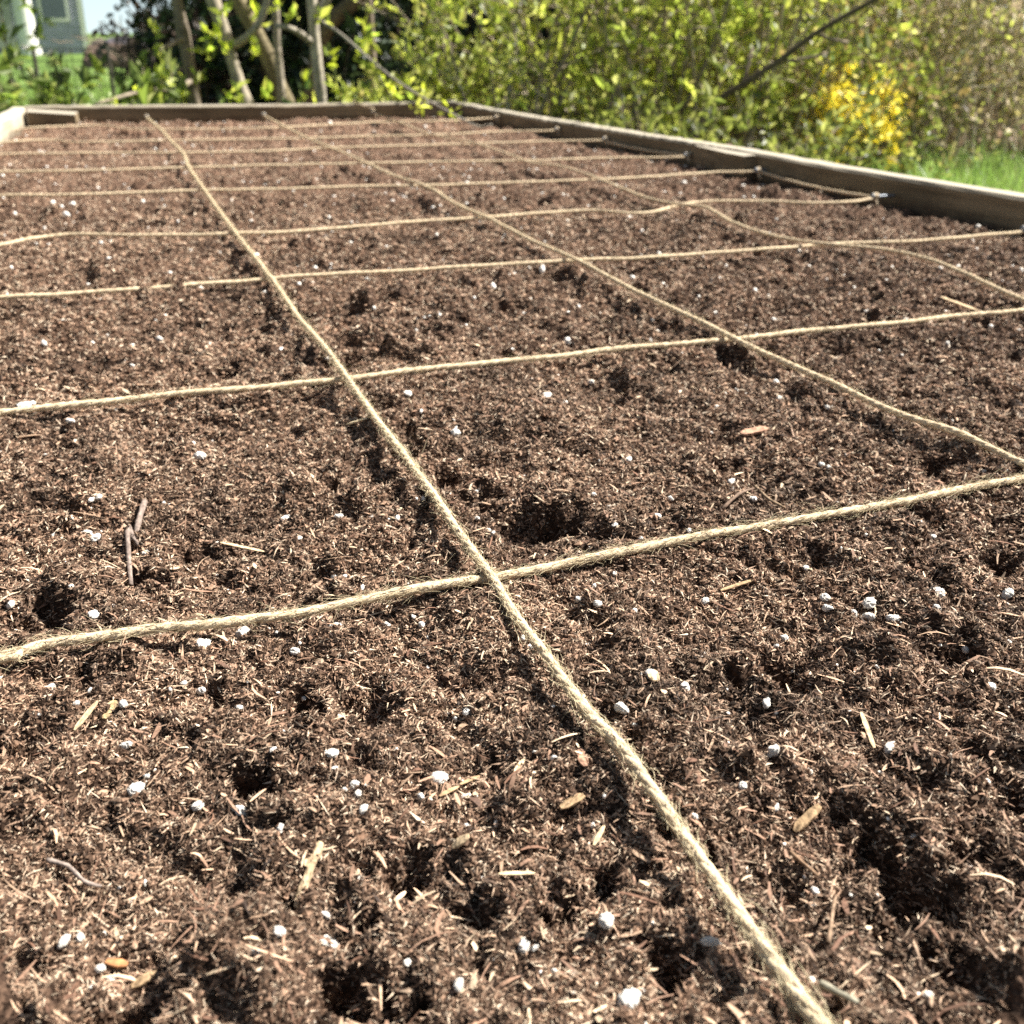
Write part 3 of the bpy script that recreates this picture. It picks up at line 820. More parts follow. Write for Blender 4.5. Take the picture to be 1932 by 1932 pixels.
# notable ones first: (px, py, width px, label)
NOTABLE = [
 (393,1285,36,'large round speckled perlite bead above a smaller one in a dark hollow'),
 (378,1308,22,'smaller speckled bead tucked under the large round one in the dark hollow'),
 (160,1002,27,'oval bright white bead left of the brown twig, bigger of the touching pair'),
 (181,1018,20,'smaller rough bead touching the oval bright one left of the twig'),
 (255,1490,28,'white bean shaped bead left of the round bead beside the dark hole'),
 (374,1524,28,'round white bead between the bean shaped one and the pitted one'),
 (456,1532,26,'upright pitted bead just below the dark round hole'),
 (827,1472,33,'lumpy white bead in the soil midway between dark round hole and long string'),
 (1172,1341,29,'egg shaped bead right beside the long string below the crossing'),
 (1292,1297,28,'speckled bead right of the one beside the long string, next to a pale chip'),
 (628,1855,38,'blurred white bead next to an orange bark flake near the bottom edge'),
 (1142,1760,36,'wide white bead alone near the bottom, left of the long string'),
 (1187,1890,46,'largest blurred bead, closest to the bottom edge'),
 (1338,1782,30,'blurred white bead near the bottom beside the long string, on its left'),
 (1640,1137,25,'round white bead topping the bead cluster below the nearest cross string'),
 (670,1485,24,'white bead stuck to two smaller ones left of the lumpy bead'),
 (1680,1411,28,'wide flat bead alone on the soil far right of the long string'),
 (238,1408,21,'egg shaped white bead uphill from the bean shaped one'),
]
OTHERS = [(138,826,18),(86,860,12),(378,862,20),(368,870,14),(178,975,12),(193,974,13),(540,980,18),(640,993,15),(565,1022,14),(750,993,14),(632,1088,14),(684,1117,13),(632,1182,22),(458,1195,26),(730,1183,14),(795,1180,18),(781,1178,12),(557,1242,20),(176,1163,20),(170,1305,11),(143,1326,14),(232,1328,18),(450,1335,20),(515,1417,15),(625,1425,30),(650,1490,15),(676,1497,16),(685,1530,22),(858,1350,10),(880,1357,15),(795,1507,18),(878,1503,17),(775,1670,14),(525,1745,26),(615,1728,16),(120,1780,26),(152,1770,20),(190,1827,24),(210,1852,26),(484,1800,16),(770,1848,16),(865,1860,26),(990,1785,26),(1010,1788,15),(1045,1830,14),(1231,1273,22),(1095,1135,18),(1128,1140,17),(940,1122,20),(985,1205,15),(1000,1215,13),(1638,1166,26),(1610,1158,20),(1555,1130,18),(1562,1145,20),(1686,1160,20),(1770,1120,24),(1768,1145,16),(1480,1205,16),(1900,1130,24),(1460,1420,26),(1400,1485,20),(1448,1320,24),(1310,1540,16),(1870,1295,22),(1070,645,22),(1030,748,18),(1115,725,14),(1465,715,16),(1470,755,12),(1380,912,16),(1420,948,15),(1160,990,12),(1240,985,14),(1385,888,15),(1390,886,10),(1185,888,14),(1350,775,12),(530,660,14),(620,663,12),(770,745,16),(700,765,12),(45,770,22),(62,765,14),(1330,1140,14),(1120,935,12),(1210,1000,10),(1760,1010,14),(1520,1080,12),(795,820,14),(860,825,18),(860,810,10),(900,980,10),(20,1140,16),(1265,940,14),(1150,960,10),(1700,950,14),(1655,1255,14),(1550,880,12),(1040,905,12),(1300,1000,10),(1450,1435,12),(1520,1640,10),(1660,1460,14),(1750,1880,22),(1605,1690,10),(410,1040,13),(300,640,14),(250,690,10),(1350,590,9),(1460,610,9),(1225,632,12),(1240,626,10)]
beads = []
placed = []


def put_bead(px, py, wpx, label, k):
    zz = -.006
    for _ in range(4):
        c = ground(px, py, zz); zz = float(soil_h(c[:1], c[1:2])[0]) + .0008
    d = float((c - CP) @ CF); s = wpx * d / FPX * 1.06
    beads.append((c[0], c[1], zz, s, label))


for k, (a, b, c_, l_) in enumerate(NOTABLE): put_bead(a, b, c_, l_, k)
for k, (a, b, c_) in enumerate(OTHERS): put_bead(a, b, c_, None, k)
bx, by, br = sample_bed(330, .22, 1.5, .75, .5)
bz = soil_h(bx, by)
for a, b, c_ in zip(bx, by, bz):
    beads.append((a, b, c_, random.choice([1, 1, 1.2, 1.5]) * random.uniform(.0018, .0029), None))
gen = 'small white perlite bead scattered over the dark peat of the bed'
for k, (a, b, c_, s, lab) in enumerate(beads[:300]):
    o = bpy.data.objects.new('perlite_bead', bead_meshes[k % 8]); COL.objects.link(o)
    o.location = (a, b, c_ + s * random.uniform(-.02, .22)); o.scale = (s * random.uniform(.85, 1.15), s * random.uniform(.8, 1.1), s * random.uniform(.8, 1.1))
    o.rotation_euler = (random.uniform(-.5, .5), random.uniform(-.5, .5), random.uniform(0, 6.28))
    tag(o, lab or gen, 'perlite', 'perlite beads on the soil')
# the far ones, too many and too small to tell apart
px_, py_, pr_ = sample_bed(900, .8, 3.2, .75, .55)
p2 = sample_bed(500, .15, .8, 1.0, .55)
px_ = np.concatenate([px_, p2[0]]); py_ = np.concatenate([py_, p2[1]]); pr_ = np.concatenate([pr_, p2[2]])
pz_ = soil_h(px_, py_); n = len(px_)
sz = np.exp(rng.normal(0, .3, n)) * np.where(pr_ > .8, .0014 + .0003 * pr_, .0006)
V0 = ICO1[0]; nv = len(V0)
V = V0[None] * (1 + rng.normal(0, .14, (n, nv, 1))) * rng.uniform(.7, 1.2, (n, 1, 3)) * sz[:, None, None] + np.stack([px_, py_, pz_ + sz * .5], 1)[:, None]
F = (ICO1[1][None] + nv * np.arange(n)[:, None, None]).reshape(-1)
tag(new_mesh_obj('perlite_crumbs', V.reshape(-1, 3), F, np.full(n * len(ICO1[1]), 3), M_PERL, smooth=True),
    'tiny white perlite grains sprinkled through the peat', 'perlite grains', kind='stuff')

# ------------------------------------------------------------------ wood chips, straws, twigs
def on_soil(px, py, lift):
    zz = -.006
    for _ in range(4):
        c = ground(px, py, zz); zz = float(soil_h(c[:1], c[1:2])[0]) + lift
    return np.array([c[0], c[1], zz])


def chip(pts, wpx, col, label, name, cat, flat=.35, round_=False):
    W = np.array([on_soil(px, py, .0032 if round_ else .0019) for px, py in pts])
    d = float((W.mean(0) - CP) @ CF); w_ = wpx * d / FPX * .5
    W[:, 2] = np.linspace(W[0, 2], W[-1, 2], len(W)) if not round_ else np.maximum(W[:, 2], np.linspace(W[0, 2], W[-1, 2], len(W)))
    P = resample(W, max(.0015, np.linalg.norm(W[-1] - W[0]) / 14)); m = len(P)
    t = np.gradient(P, axis=0); t /= np.linalg.norm(t, axis=1)[:, None]
    a = np.cross(t, [0, 0, 1.0]); a /= np.linalg.norm(a, axis=1)[:, None]; b = np.cross(a, t)
    g = np.random.default_rng(int(pts[0][0] * 7 + pts[0][1]))
    if round_:
        n = 8; prof = np.stack([np.cos(np.arange(n) * 2 * np.pi / n), np.sin(np.arange(n) * 2 * np.pi / n)], 1)
    else:
        prof = np.array([(-1, -flat), (0, -flat * 1.1), (1, -flat * .8), (1.05, flat * .7), (.35, flat), (-.4, flat * .75), (-1, flat)]); n = len(prof)
    u = np.linspace(-1, 1, m); tap = np.clip((1 - np.abs(u) ** 5 * .55), .2, 1) * (1 + g.normal(0, .06, m))
    if round_: tap = np.linspace(1.1, .75, m) * (1 + .1 * np.sin(np.arange(m) * 1.9))
    v = P[:, None] + (a[:, None] * prof[None, :, :1] + b[:, None] * prof[None, :, 1:]) * (w_ * tap)[:, None, None]
    v = v + g.normal(0, .05 * w_, v.shape)
    mb = MB()
    i, j = np.meshgrid(np.arange(m - 1), np.arange(n), indexing='ij'); i = i.ravel(); j = j.ravel(); j2 = (j + 1) % n
    mb.raw(v.reshape(-1, 3), np.stack([i * n + j, i * n + j2, (i + 1) * n + j2, (i + 1) * n + j], 1).ravel(), 4,
           (np.array(col) * np.exp(g.normal(0, .15, (m, n)))[..., None]).reshape(-1, 3))
    mb.f.extend(range(n - 1, -1, -1)); mb.n.append(n); mb.f.extend([(m - 1) * n + q for q in range(n)]); mb.n.append(n)
    o = mb.build(name, M_CHIP, smooth=round_)
    return tag(o, label, cat, 'wood bits on the soil')


TAN, PALE, PINK, BRN, GRY = (.38, .26, .15), (.50, .375, .235), (.34, .20, .135), (.20, .10, .055), (.26, .21, .18)
chip([(274,954),(259,992),(257,1031),(251,1057),(246,1100)], 11, (.20, .155, .13), 'grey brown curved twig lying near the left side, upright in the picture', 'twig', 'twig', round_=True)
chip([(88,1619),(128,1635),(160,1663),(192,1675)], 9, GRY, 'dark grey curved twig near the lower left corner', 'twig', 'twig', round_=True)
chip([(1547,1855),(1619,1891)], 13, (.27, .25, .19), 'grey green stick beside the long string at the bottom', 'twig', 'twig', round_=True)
chip([(1363,949),(1395,931),(1425,914)], 6, (.16, .11, .08), 'thin dark twig above the nearest cross string, left arm of a V', 'twig', 'twig', round_=True)
chip([(1425,918),(1450,942),(1480,962)], 6, (.24, .17, .11), 'thin brown twig above the nearest cross string, right arm of a V', 'twig', 'twig', round_=True)
chip([(1563,1779),(1569,1730),(1577,1691)], 8, (.22, .15, .10), 'thin brown stick standing in the large dark hollow at lower right', 'twig', 'twig', round_=True)
chip([(1491,1607),(1543,1655)], 8, (.25, .16, .10), 'slanting brown stick at the upper edge of the large dark hollow', 'twig', 'twig', round_=True)
chip([(604,1615),(558,1711)], 14, PALE, 'long pale tan wood splinter left of centre near the bottom', 'wood_chip', 'wood chip')
chip([(576,1615),(606,1589)], 22, PALE, 'broad pale wood chip at the upper end of the long splinter', 'wood_chip', 'wood chip')
chip([(1057,1538),(1101,1521)], 18, TAN, 'layered tan wood chip between the lumpy bead and the long string', 'wood_chip', 'wood chip')
chip([(829,1502),(866,1482)], 8, TAN, 'short tan straw right below the lumpy bead', 'straw', 'straw')
chip([(868,1480),(905,1463)], 7, TAN, 'thin straw pointing up and right from the lumpy bead', 'straw', 'straw')
chip([(971,1458),(989,1432)], 9, PALE, 'short upright pale straw between lumpy bead and long string', 'straw', 'straw')
chip([(941,1670),(1009,1646)], 9, PALE, 'pale straw at the rim of the hollow below centre', 'straw', 'straw')
chip([(853,1598),(885,1576)], 18, PALE, 'broad pale chip below the lumpy bead', 'wood_chip', 'wood chip')
chip([(1093,1414),(1105,1446)], 18, PINK, 'pinkish bark chip left of the long string', 'wood_chip', 'wood chip')
chip([(1499,1567),(1547,1519)], 18, TAN, 'short thick tan chip right of the long string', 'wood_chip', 'wood chip')
chip([(1399,826),(1447,806)], 20, PINK, 'flat tan chip between the two nearest cross strings on the right', 'wood_chip', 'wood chip')
chip([(1621,1362),(1650,1411)], 9, PALE, 'pale straw slanting beside the wide flat bead', 'straw', 'straw')
chip([(134,1348),(189,1345)], 10, PALE, 'pale straw lying level near the left edge', 'straw', 'straw')
chip([(192,1335),(216,1321)], 18, (.40, .30, .16), 'small broad olive tan chip at the end of the level straw', 'wood_chip', 'wood chip')
chip([(655,797),(692,799)], 11, (.70, .58, .38), 'bright pale straw beside the long string below the second cross string', 'straw', 'straw')
chip([(248,1860),(296,1834)], 20, TAN, 'blurred thick tan chip near the bottom left', 'wood_chip', 'wood chip')
chip([(200,1812),(240,1822)], 18, (.42, .20, .09), 'orange brown bark flake near the bottom left', 'wood_chip', 'wood chip')
chip([(597,1862),(604,1894)], 18, (.34, .14, .06), 'reddish brown bark bit beside the blurred bead', 'wood_chip', 'wood chip')
chip([(1120,1595),(1140,1560)], 9, PALE, 'slim pale straw left of the long string, under the layered chip', 'straw', 'straw')
chip([(418,1045),(500,1040)], 7, PALE, 'thin pale straw right of the brown twig', 'straw', 'straw')
chip([(1230,1262),(1236,1286)], 20, PALE, 'cream coloured chip just left of the speckled bead', 'wood_chip', 'wood chip')
chip([(1775,560),(1845,590)], 9, PALE, 'pale straw beyond the second cross string at far right', 'straw', 'straw')
chip([(1360,1115),(1420,1100)], 8, TAN, 'tan straw just under the nearest cross string', 'straw', 'straw')
# ------------------------------------------------------------------ garden ground
def lawn_mat():
    m, n, b = mat_new('lawn')
    geo = N(n, 'ShaderNodeNewGeometry')
    n1 = N(n, 'ShaderNodeTexNoise', Scale=1.3, Detail=6.0); n2 = N(n, 'ShaderNodeTexNoise', Scale=45.0, Detail=4.0)
    n.links.new(geo.outputs['Position'], n1.inputs['Vector']); n.links.new(geo.outputs['Position'], n2.inputs['Vector'])
    mx = N(n, 'ShaderNodeMath', operation='ADD'); n.links.new(n1.outputs['Fac'], mx.inputs[0]); n.links.new(n2.outputs['Fac'], mx.inputs[1])
    hf = N(n, 'ShaderNodeMath', operation='MULTIPLY'); hf.inputs[1].default_value = .5; n.links.new(mx.outputs[0], hf.inputs[0])
    r = N(n, 'ShaderNodeValToRGB'); e = r.color_ramp.elements
    e[0].position = .38; e[0].color = (.055, .105, .02, 1); e[1].position = .62; e[1].color = (.14, .22, .045, 1)
    n.links.new(hf.outputs[0], r.inputs[0]); n.links.new(r.outputs[0], b.inputs['Base Color'])
    bp = N(n, 'ShaderNodeBump', Strength=1.0, Distance=.03); n.links.new(n2.outputs['Fac'], bp.inputs['Height']); n.links.new(bp.outputs[0], b.inputs['Normal'])
    b.inputs['Roughness'].default_value = .9
    return m


M_LAWN = lawn_mat()
M_MULCH = plain_mat('leaf litter ground', (.17, .12, .085), .95, 0, 30, .6, 1.0)
mb = MB(); S = 700
mb.add([(-S, -S, GZ), (S, -S, GZ), (S, S, GZ), (-S, S, GZ)], [(0, 1, 2, 3)])
tag(mb.build('lawn', M_LAWN), kind='structure')


def dirv(px): 
    d = CF + CR * (px - 966) / FPX + CU * (966 - 110) / FPX; d = np.array([d[0], d[1]]); return d / np.linalg.norm(d)


def spot_on_ground(px, R):
    d = dirv(px); return np.array([CP[0] + d[0] * R, CP[1] + d[1] * R, GZ])


# leaf litter under the shrubs: a band behind the bed
mb = MB()
inner = [spot_on_ground(p, r) for p, r in ((330, 4.2), (600, 4.0), (900, 3.7), (1200, 3.3), (1500, 3.5), (1720, 4.3), (1932, 4.75), (2300, 5.3))]
outer = [spot_on_ground(p, r) for p, r in ((330, 9.5), (600, 10), (900, 10), (1200, 10), (1500, 10), (1720, 10), (1932, 10), (2300, 10))]
v = [p + [0, 0, .004] for p in inner] + [p + [0, 0, .004] for p in outer]
mb.add(v, [(i, i + 8, i + 9, i + 1) for i in range(7)])
tag(mb.build('leaf_litter_ground', M_MULCH), kind='structure')


def leaves(mb, C, axis, k, L, cols, wts, g, wid=.42, spread=.9, jit=.25, drop=0.0):
    """k leaves round every point of C, each a folded blade"""
    n = len(C) * k
    L = np.repeat(np.broadcast_to(np.asarray(L, float), (len(C),)), k)
    P = np.repeat(C, k, 0); A = np.repeat(axis, k, 0)
    D = A + g.normal(0, spread, (n, 3)); D[:, 2] -= drop
    D /= np.linalg.norm(D, axis=1)[:, None] + 1e-9
    Ln = L * np.exp(g.normal(0, .28, n))
    s = np.cross(D, g.normal(0, 1, (n, 3))); s /= np.linalg.norm(s, axis=1)[:, None] + 1e-9
    u = np.cross(s, D)
    W = Ln * wid * .5
    P = P + g.normal(0, .25, (n, 3)) * L[:, None]
    mid = P + D * (Ln * .5)[:, None]
    V = np.stack([P, mid + s * W[:, None] + u * (W * .45)[:, None], P + D * Ln[:, None] - u * (Ln * .12)[:, None], mid - s * W[:, None] + u * (W * .45)[:, None]], 1)
    kk = g.choice(len(cols), n, p=np.array(wts) / sum(wts))
    c = np.array(cols)[kk] * np.exp(g.normal(0, jit, n))[:, None]
    F = (np.array([(0, 1, 2), (0, 2, 3)])[None] + 4 * np.arange(n)[:, None, None]).reshape(-1)
    mb.raw(V.reshape(-1, 3), F, 3, np.repeat(c, 4, 0))


def wander(p, d, L, g, m=7, wig=.12, up=.0):
    pts = [np.array(p, float)]; d = np.array(d, float); d /= np.linalg.norm(d)
    for _ in range(m - 1):
        d = d + g.normal(0, wig, 3) + [0, 0, up]; d /= np.linalg.norm(d)
        pts.append(pts[-1] + d * L / (m - 1))
    return np.array(pts)


YG = [(.56, .60, .11), (.70, .72, .22), (.36, .44, .07), (.15, .19, .04), (.42, .37, .13)]
YGW = [3, 1.6, 3, 2, 1]


def shrub(name, label, cat, group, base, H, Wd, n_st, n_cl, k, L, cols, wts, seed, wood=(.20, .155, .11), r0=.009, leafmat=None, lean=(0, 0), low=.02, twigs=3, wig=.13, leafname='leaves'):
    g = np.random.default_rng(seed)
    root = empty(name, base); tag(root, label, cat, group)
    sm = MB(); C = []; A = []
    for s in range(n_st):
        a = g.uniform(0, 2 * np.pi); o = g.uniform(0, .28 * Wd)
        p = np.array(base) + [math.cos(a) * o, math.sin(a) * o, -.03]
        sp = g.uniform(.05, .55) * Wd / H
        d = [math.cos(a) * sp + lean[0], math.sin(a) * sp + lean[1], 1]
        P = wander(p, d, H * g.uniform(.65, 1.1), g, 8, wig)
        sm.tube(P, np.linspace(r0, r0 * .3, 8) * g.uniform(.5, 1.2), 5, np.array(wood) * math.exp(g.normal(0, .25)))
        for t in range(twigs):
            i = g.integers(1, 7); q = P[i] + (P[min(i + 1, 7)] - P[i]) * g.uniform(0, 1)
            dd = g.normal(0, 1, 3); dd[2] = abs(dd[2]) * .6
            T = wander(q, dd, g.uniform(.12, .35) * min(1, H), g, 5, .2)
            sm.tube(T, np.linspace(r0 * .35, r0 * .12, 5), 4, np.array(wood) * math.exp(g.normal(0, .25)), cap=False)
            for u in (2, 3, 4): C.append(T[u]); A.append(T[u] - T[u - 1])
        for i in range(2, 8): C.append(P[i]); A.append(P[i] - P[i - 1])
    adopt(sm.build('stems', M_BARK, smooth=True), root)
    C = np.array(C); A = np.array(A); A /= np.linalg.norm(A, axis=1)[:, None] + 1e-9
    if n_cl > 0:
        # clusters on the twigs plus a cloud of side shoots, clumped
        cl = g.normal(0, 1, (14, 3)) * [Wd * .33, Wd * .33, H * .30] + np.array(base) + [lean[0] * H * .5, lean[1] * H * .5, H * .5]
        ci = g.integers(0, 14, n_cl)
        Q = cl[ci] + g.normal(0, 1, (n_cl, 3)) * [Wd * .12, Wd * .12, H * .12]
        Q = Q[(Q[:, 2] > GZ + low)]
        B = g.normal(0, .6, (len(Q), 3)); B[:, 2] = np.abs(B[:, 2]) + .3; B /= np.linalg.norm(B, axis=1)[:, None]
        C = np.vstack([C, Q]); A = np.vstack([A, B])
    lm = MB(); leaves(lm, C, A, k, L, cols, wts, g)
    adopt(lm.build(leafname, leafmat or M_LEAF), root)
    return root


# ------------------------------------------------------------------ saplings behind the bed
def trunk_line(p0, p1, R, Hup, g):
    a = away(*p1, R); b = away(*p0, R)
    d = (b - a) / np.linalg.norm(b - a)
    t = (GZ - .05 - a[2]) / d[2]
    lo = a + d * t
    pts = [lo, a, (a + b) / 2 + g.normal(0, .006, 3), b]
    for s in range(6):
        d = d + g.normal(0, .05, 3); d[2] = abs(d[2]); d /= np.linalg.norm(d)
        pts.append(pts[-1] + d * Hup / 6)
    return np.array(pts)


def sapling(label, p0, p1, R, wpx, col, seed, Hup=1.5, limbs=(), nleaf=60, leafL=.05, low_clusters=()):
    g = np.random.default_rng(seed)
    P = trunk_line(p0, p1, R, Hup, g); r = wpx * R / FPX * .5 * 1.02
    root = empty('sapling', (P[0][0], P[0][1], GZ)); tag(root, label, 'sapling', 'saplings behind the bed')
    m = MB(); Q = resample(P, .06); mm = len(Q)
    rad = np.linspace(1.08, .45, mm) * r * (1 + .07 * g.normal(0, 1, mm))
    m.tube(Q, rad, 10, np.array(col)[None].repeat(mm * 10, 0) * np.exp(g.normal(0, .18, (mm * 10, 1))))
    adopt(m.build('trunk', M_BARK, smooth=True), root)
    C = []; A = []
    bm = MB()
    for L_ in limbs:
        pts = np.array([away(px, py, rr) for px, py, rr in L_[0]]); pts = resample(pts, .03)
        b1 = MB(); b1.tube(pts, np.linspace(1, L_[2], len(pts)) * L_[1] * R / FPX * .5, 7, np.array(col) * L_[3]); adopt(b1.build('branch', M_BARK, smooth=True), root)
        if L_[4]:
            for i in range(3, len(pts), L_[4]): C.append(pts[i]); A.append(pts[i] - pts[i - 1] + g.normal(0, .01, 3))
    for i in range(16):
        j = g.integers(mm // 3, mm); T = wander(Q[j], [g.normal(0, 1), g.normal(0, 1), .7], g.uniform(.2, .6), g, 6, .18)
        bm.tube(T, np.linspace(r * .28, r * .08, 6), 4, np.array(col) * .8, cap=False)
        for u in (2, 3, 4, 5): C.append(T[u]); A.append(T[u] - T[u - 1])
    adopt(bm.build('twigs', M_BARK, smooth=True), root)
    for px, py, rr in low_clusters:
        C.append(away(px, py, rr)); A.append([g.normal(0, .5), g.normal(0, .5), 1])
    C = np.array(C); A = np.array(A); A /= np.linalg.norm(A, axis=1)[:, None] + 1e-9
    leafL = leafL * np.clip(np.hypot(C[:, 0] - CP[0], C[:, 1] - CP[1]) / 4.4, .5, 1.1) * .85
    lm = MB(); leaves(lm, C, A, 7, leafL, [(.52, .60, .05), (.64, .68, .12), (.30, .40, .05)], [3, 2, 2], g, spread=.75, wid=.42)
    adopt(lm.build('leaves', M_LEAF), root)
    return root


TRK = (.36, .31, .24)
sapling('thin brown sapling leftmost of the trunks behind the back board', (333, 0), (368, 190), 4.7, 22, (.20, .165, .125), 1,
        limbs=[([(352, 70, 4.7), (325, 82, 4.65), (300, 96, 4.6), (285, 104, 4.6)], 9, .5, 1.1, 0), ([(362, 152, 4.7), (330, 168, 4.5), (270, 172, 4.3), (180, 196, 4.0)], 9, .4, 1.2, 6)],
        low_clusters=[(325, 122, 4.6), (300, 60, 4.6), (330, 205, 4.4), (345, 185, 4.4), (375, 150, 4.5), (290, 100, 4.5), (310, 150, 4.5)])
sapling('pale smooth sapling leaning left with a curved side branch', (400, -5), (463, 195), 4.5, 24, (.34, .295, .225), 2,
        limbs=[([(436, 87, 4.5), (458, 76, 4.45), (478, 58, 4.4), (492, 36, 4.4), (504, 0, 4.4), (512, -40, 4.4)], 14, .7, 1.0, 9)],
        low_clusters=[(398, 62, 4.4), (404, 72, 4.4), (430, 92, 4.4), (444, 178, 4.3), (426, 186, 4.3), (420, 30, 4.4), (390, 100, 4.4)])
sapling('mossy brown sapling slanting behind the curved side branch', (447, -5), (540, 195), 4.9, 27, (.18, .15, .09), 3,
        low_clusters=[(480, 30, 4.8), (487, 100, 4.8), (512, 172, 4.5), (500, 186, 4.5)])
sapling('thin grey stem crossing the mossy slanting sapling', (520, 15), (533, 195), 4.75, 14, (.27, .235, .19), 4, low_clusters=[(530, 20, 4.6)])
TW = [([(598, 35, 4.4), (640, 62, 3.9), (690, 105, 3.4), (745, 150, 3.0), (800, 185, 2.65), (860, 218, 2.45), (905, 240, 2.38), (928, 235, 2.36)], 5.5, .35, .7, 0)]
sapling('bright pale sapling with a forked top and a drooping twig over the board corner', (588, -5), (607, 195), 4.4, 20, (.37, .33, .265), 5,
        limbs=TW + [([(597, 86, 4.4), (570, 66, 4.35), (545, 52, 4.3), (520, 48, 4.3)], 13, .6, .8, 0), ([(592, 30, 4.4), (610, 10, 4.4), (630, -30, 4.4)], 15, .8, 1.0, 0)],
        low_clusters=[(560, 28, 4.3), (600, 40, 4.3), (570, 190, 4.2), (575, 155, 4.2), (690, 100, 3.6), (675, 85, 3.7), (700, 132, 3.6), (745, 180, 3.0), (775, 165, 2.9), (800, 182, 2.9), (752, 165, 3.0), (850, 205, 2.55), (730, 150, 3.2), (790, 205, 2.7), (640, 190, 4), (620, 110, 4.2)])
sapling('thin dull stem right of the bright pale sapling', (695, -5), (706, 195), 4.9, 13, (.22, .175, .14), 6, low_clusters=[(700, 80, 4.8), (690, 60, 4.8)])
sapling('slender silvery stem standing in front of the dark hedge, farthest right of the trunks', (978, -5), (962, 170), 4.3, 12, (.42, .40, .38), 7, low_clusters=[(940, 20, 4.2), (950, 55, 4.2), (985, 90, 4.2)])
# heavy limb slanting in the dark
g = np.random.default_rng(77)
P = resample([away(600, 95, 5.6), away(624, 42, 5.6), (away(672, 0, 5.6)), away(760, -90, 5.6), away(860, -170, 5.7)], .05)
P = np.vstack([[P[0] + [-.12, 0, GZ - P[0][2] - .05]], [P[0] + [-.04, 0, -.15]], P])
mb = MB(); mb.tube(resample(P, .06), .036, 9, (.12, .095, .065)); lm = MB()
o = mb.build('leaning_trunk', M_BARK, smooth=True); tag(o, 'thick dark trunk leaning right in the shade behind the saplings', 'tree trunk')

# ------------------------------------------------------------------ leafy shrubs right of the bed's far corner
SH = [(700, 4.6, .34, .5, 'low leafy shrub under the thin dull stem', 24), (800, 4.3, .42, .5, 'leafy shrub behind the right end of the back board, darkest gaps round it', 44), (905, 4.5, 1.0, .8, 'leafy shrub right behind the far corner of the bed', 110),
      (1050, 3.9, 1.15, .8, 'yellow green shrub just right of the slender silvery stem', 170), (1150, 4.4, 1.25, .9, 'tall yellow green shrub over the first joint of the right board', 210), (1245, 3.8, 1.2, .85, 'dense yellow green shrub in the middle of the shrub row', 230),
      (1345, 4.1, 1.2, .9, 'dense yellow green shrub behind the lower end of the dead branch', 240), (1455, 4.0, 1.25, .9, 'olive green shrub crossed by the leaning dead branch', 250), (1550, 4.5, 1.3, .8, 'yellow green shrub behind the forsythia on its left', 170), (1650, 5.2, 1.5, .9, 'sparse bright leaved shrub above the forsythia', 46)]
for i, (px, R, H, Wd, lab, ncl) in enumerate(SH):
    shrub('leafy_shrub', lab, 'shrub', 'leafy shrubs beside the bed', spot_on_ground(px, R), H, Wd, 20, int(ncl * .44), 6, .035, YG, YGW, 100 + i, wood=(.34, .28, .205), twigs=4)
for i, (px, R, H, Wd, lab) in enumerate([(1180, 3.05, .36, .5, 'low green shrub close behind the right board near its first joint'), (1330, 3.0, .34, .5, 'low green shrub close behind the right board above the splice block'),
                                         (1480, 3.05, .36, .5, 'low green shrub right behind the splice block, before the olive shrub'), (1600, 3.3, .3, .45, 'low green clump under the forsythia with a few yellow flowers')]):
    shrub('low_shrub', lab, 'shrub', 'low shrubs along the right board', spot_on_ground(px, R), H, Wd, 14, 46, 5, .028, [(.22, .25, .05), (.12, .15, .03), (.36, .38, .10), (.6, .46, .04)], [3, 3, 2, .6 if i == 3 else 0.01], 140 + i, r0=.005)
# leaning dead branch
mb = MB(); pts = resample([away(1318, 232, 3.45), away(1345, 196, 3.45), away(1400, 160, 3.4), away(1470, 115, 3.4), away(1540, 62, 3.4), away(1640, 5, 3.4), away(1760, -60, 3.4)], .04)
lo = pts[0].copy(); lo[2] = GZ - .02; lo[0] -= .1
mb.tube(resample(np.vstack([[lo], pts]), .04), np.linspace(.014, .006, len(resample(np.vstack([[lo], pts]), .04))), 8, (.11, .085, .058))
for a, b in (((1470, 115), (1560, 100)), ((1400, 160), (1420, 90)), ((1540, 62), (1600, 80))):
    mb.tube(resample([away(*a, 3.4), away((a[0] + b[0]) / 2, (a[1] + b[1]) / 2 + 4, 3.42), away(*b, 3.45)], .04), .005, 5, (.14, .11, .08))
tag(mb.build('dead_branch', M_BARK, smooth=True), 'dark dead branch leaning across the yellow green shrubs', 'branch')

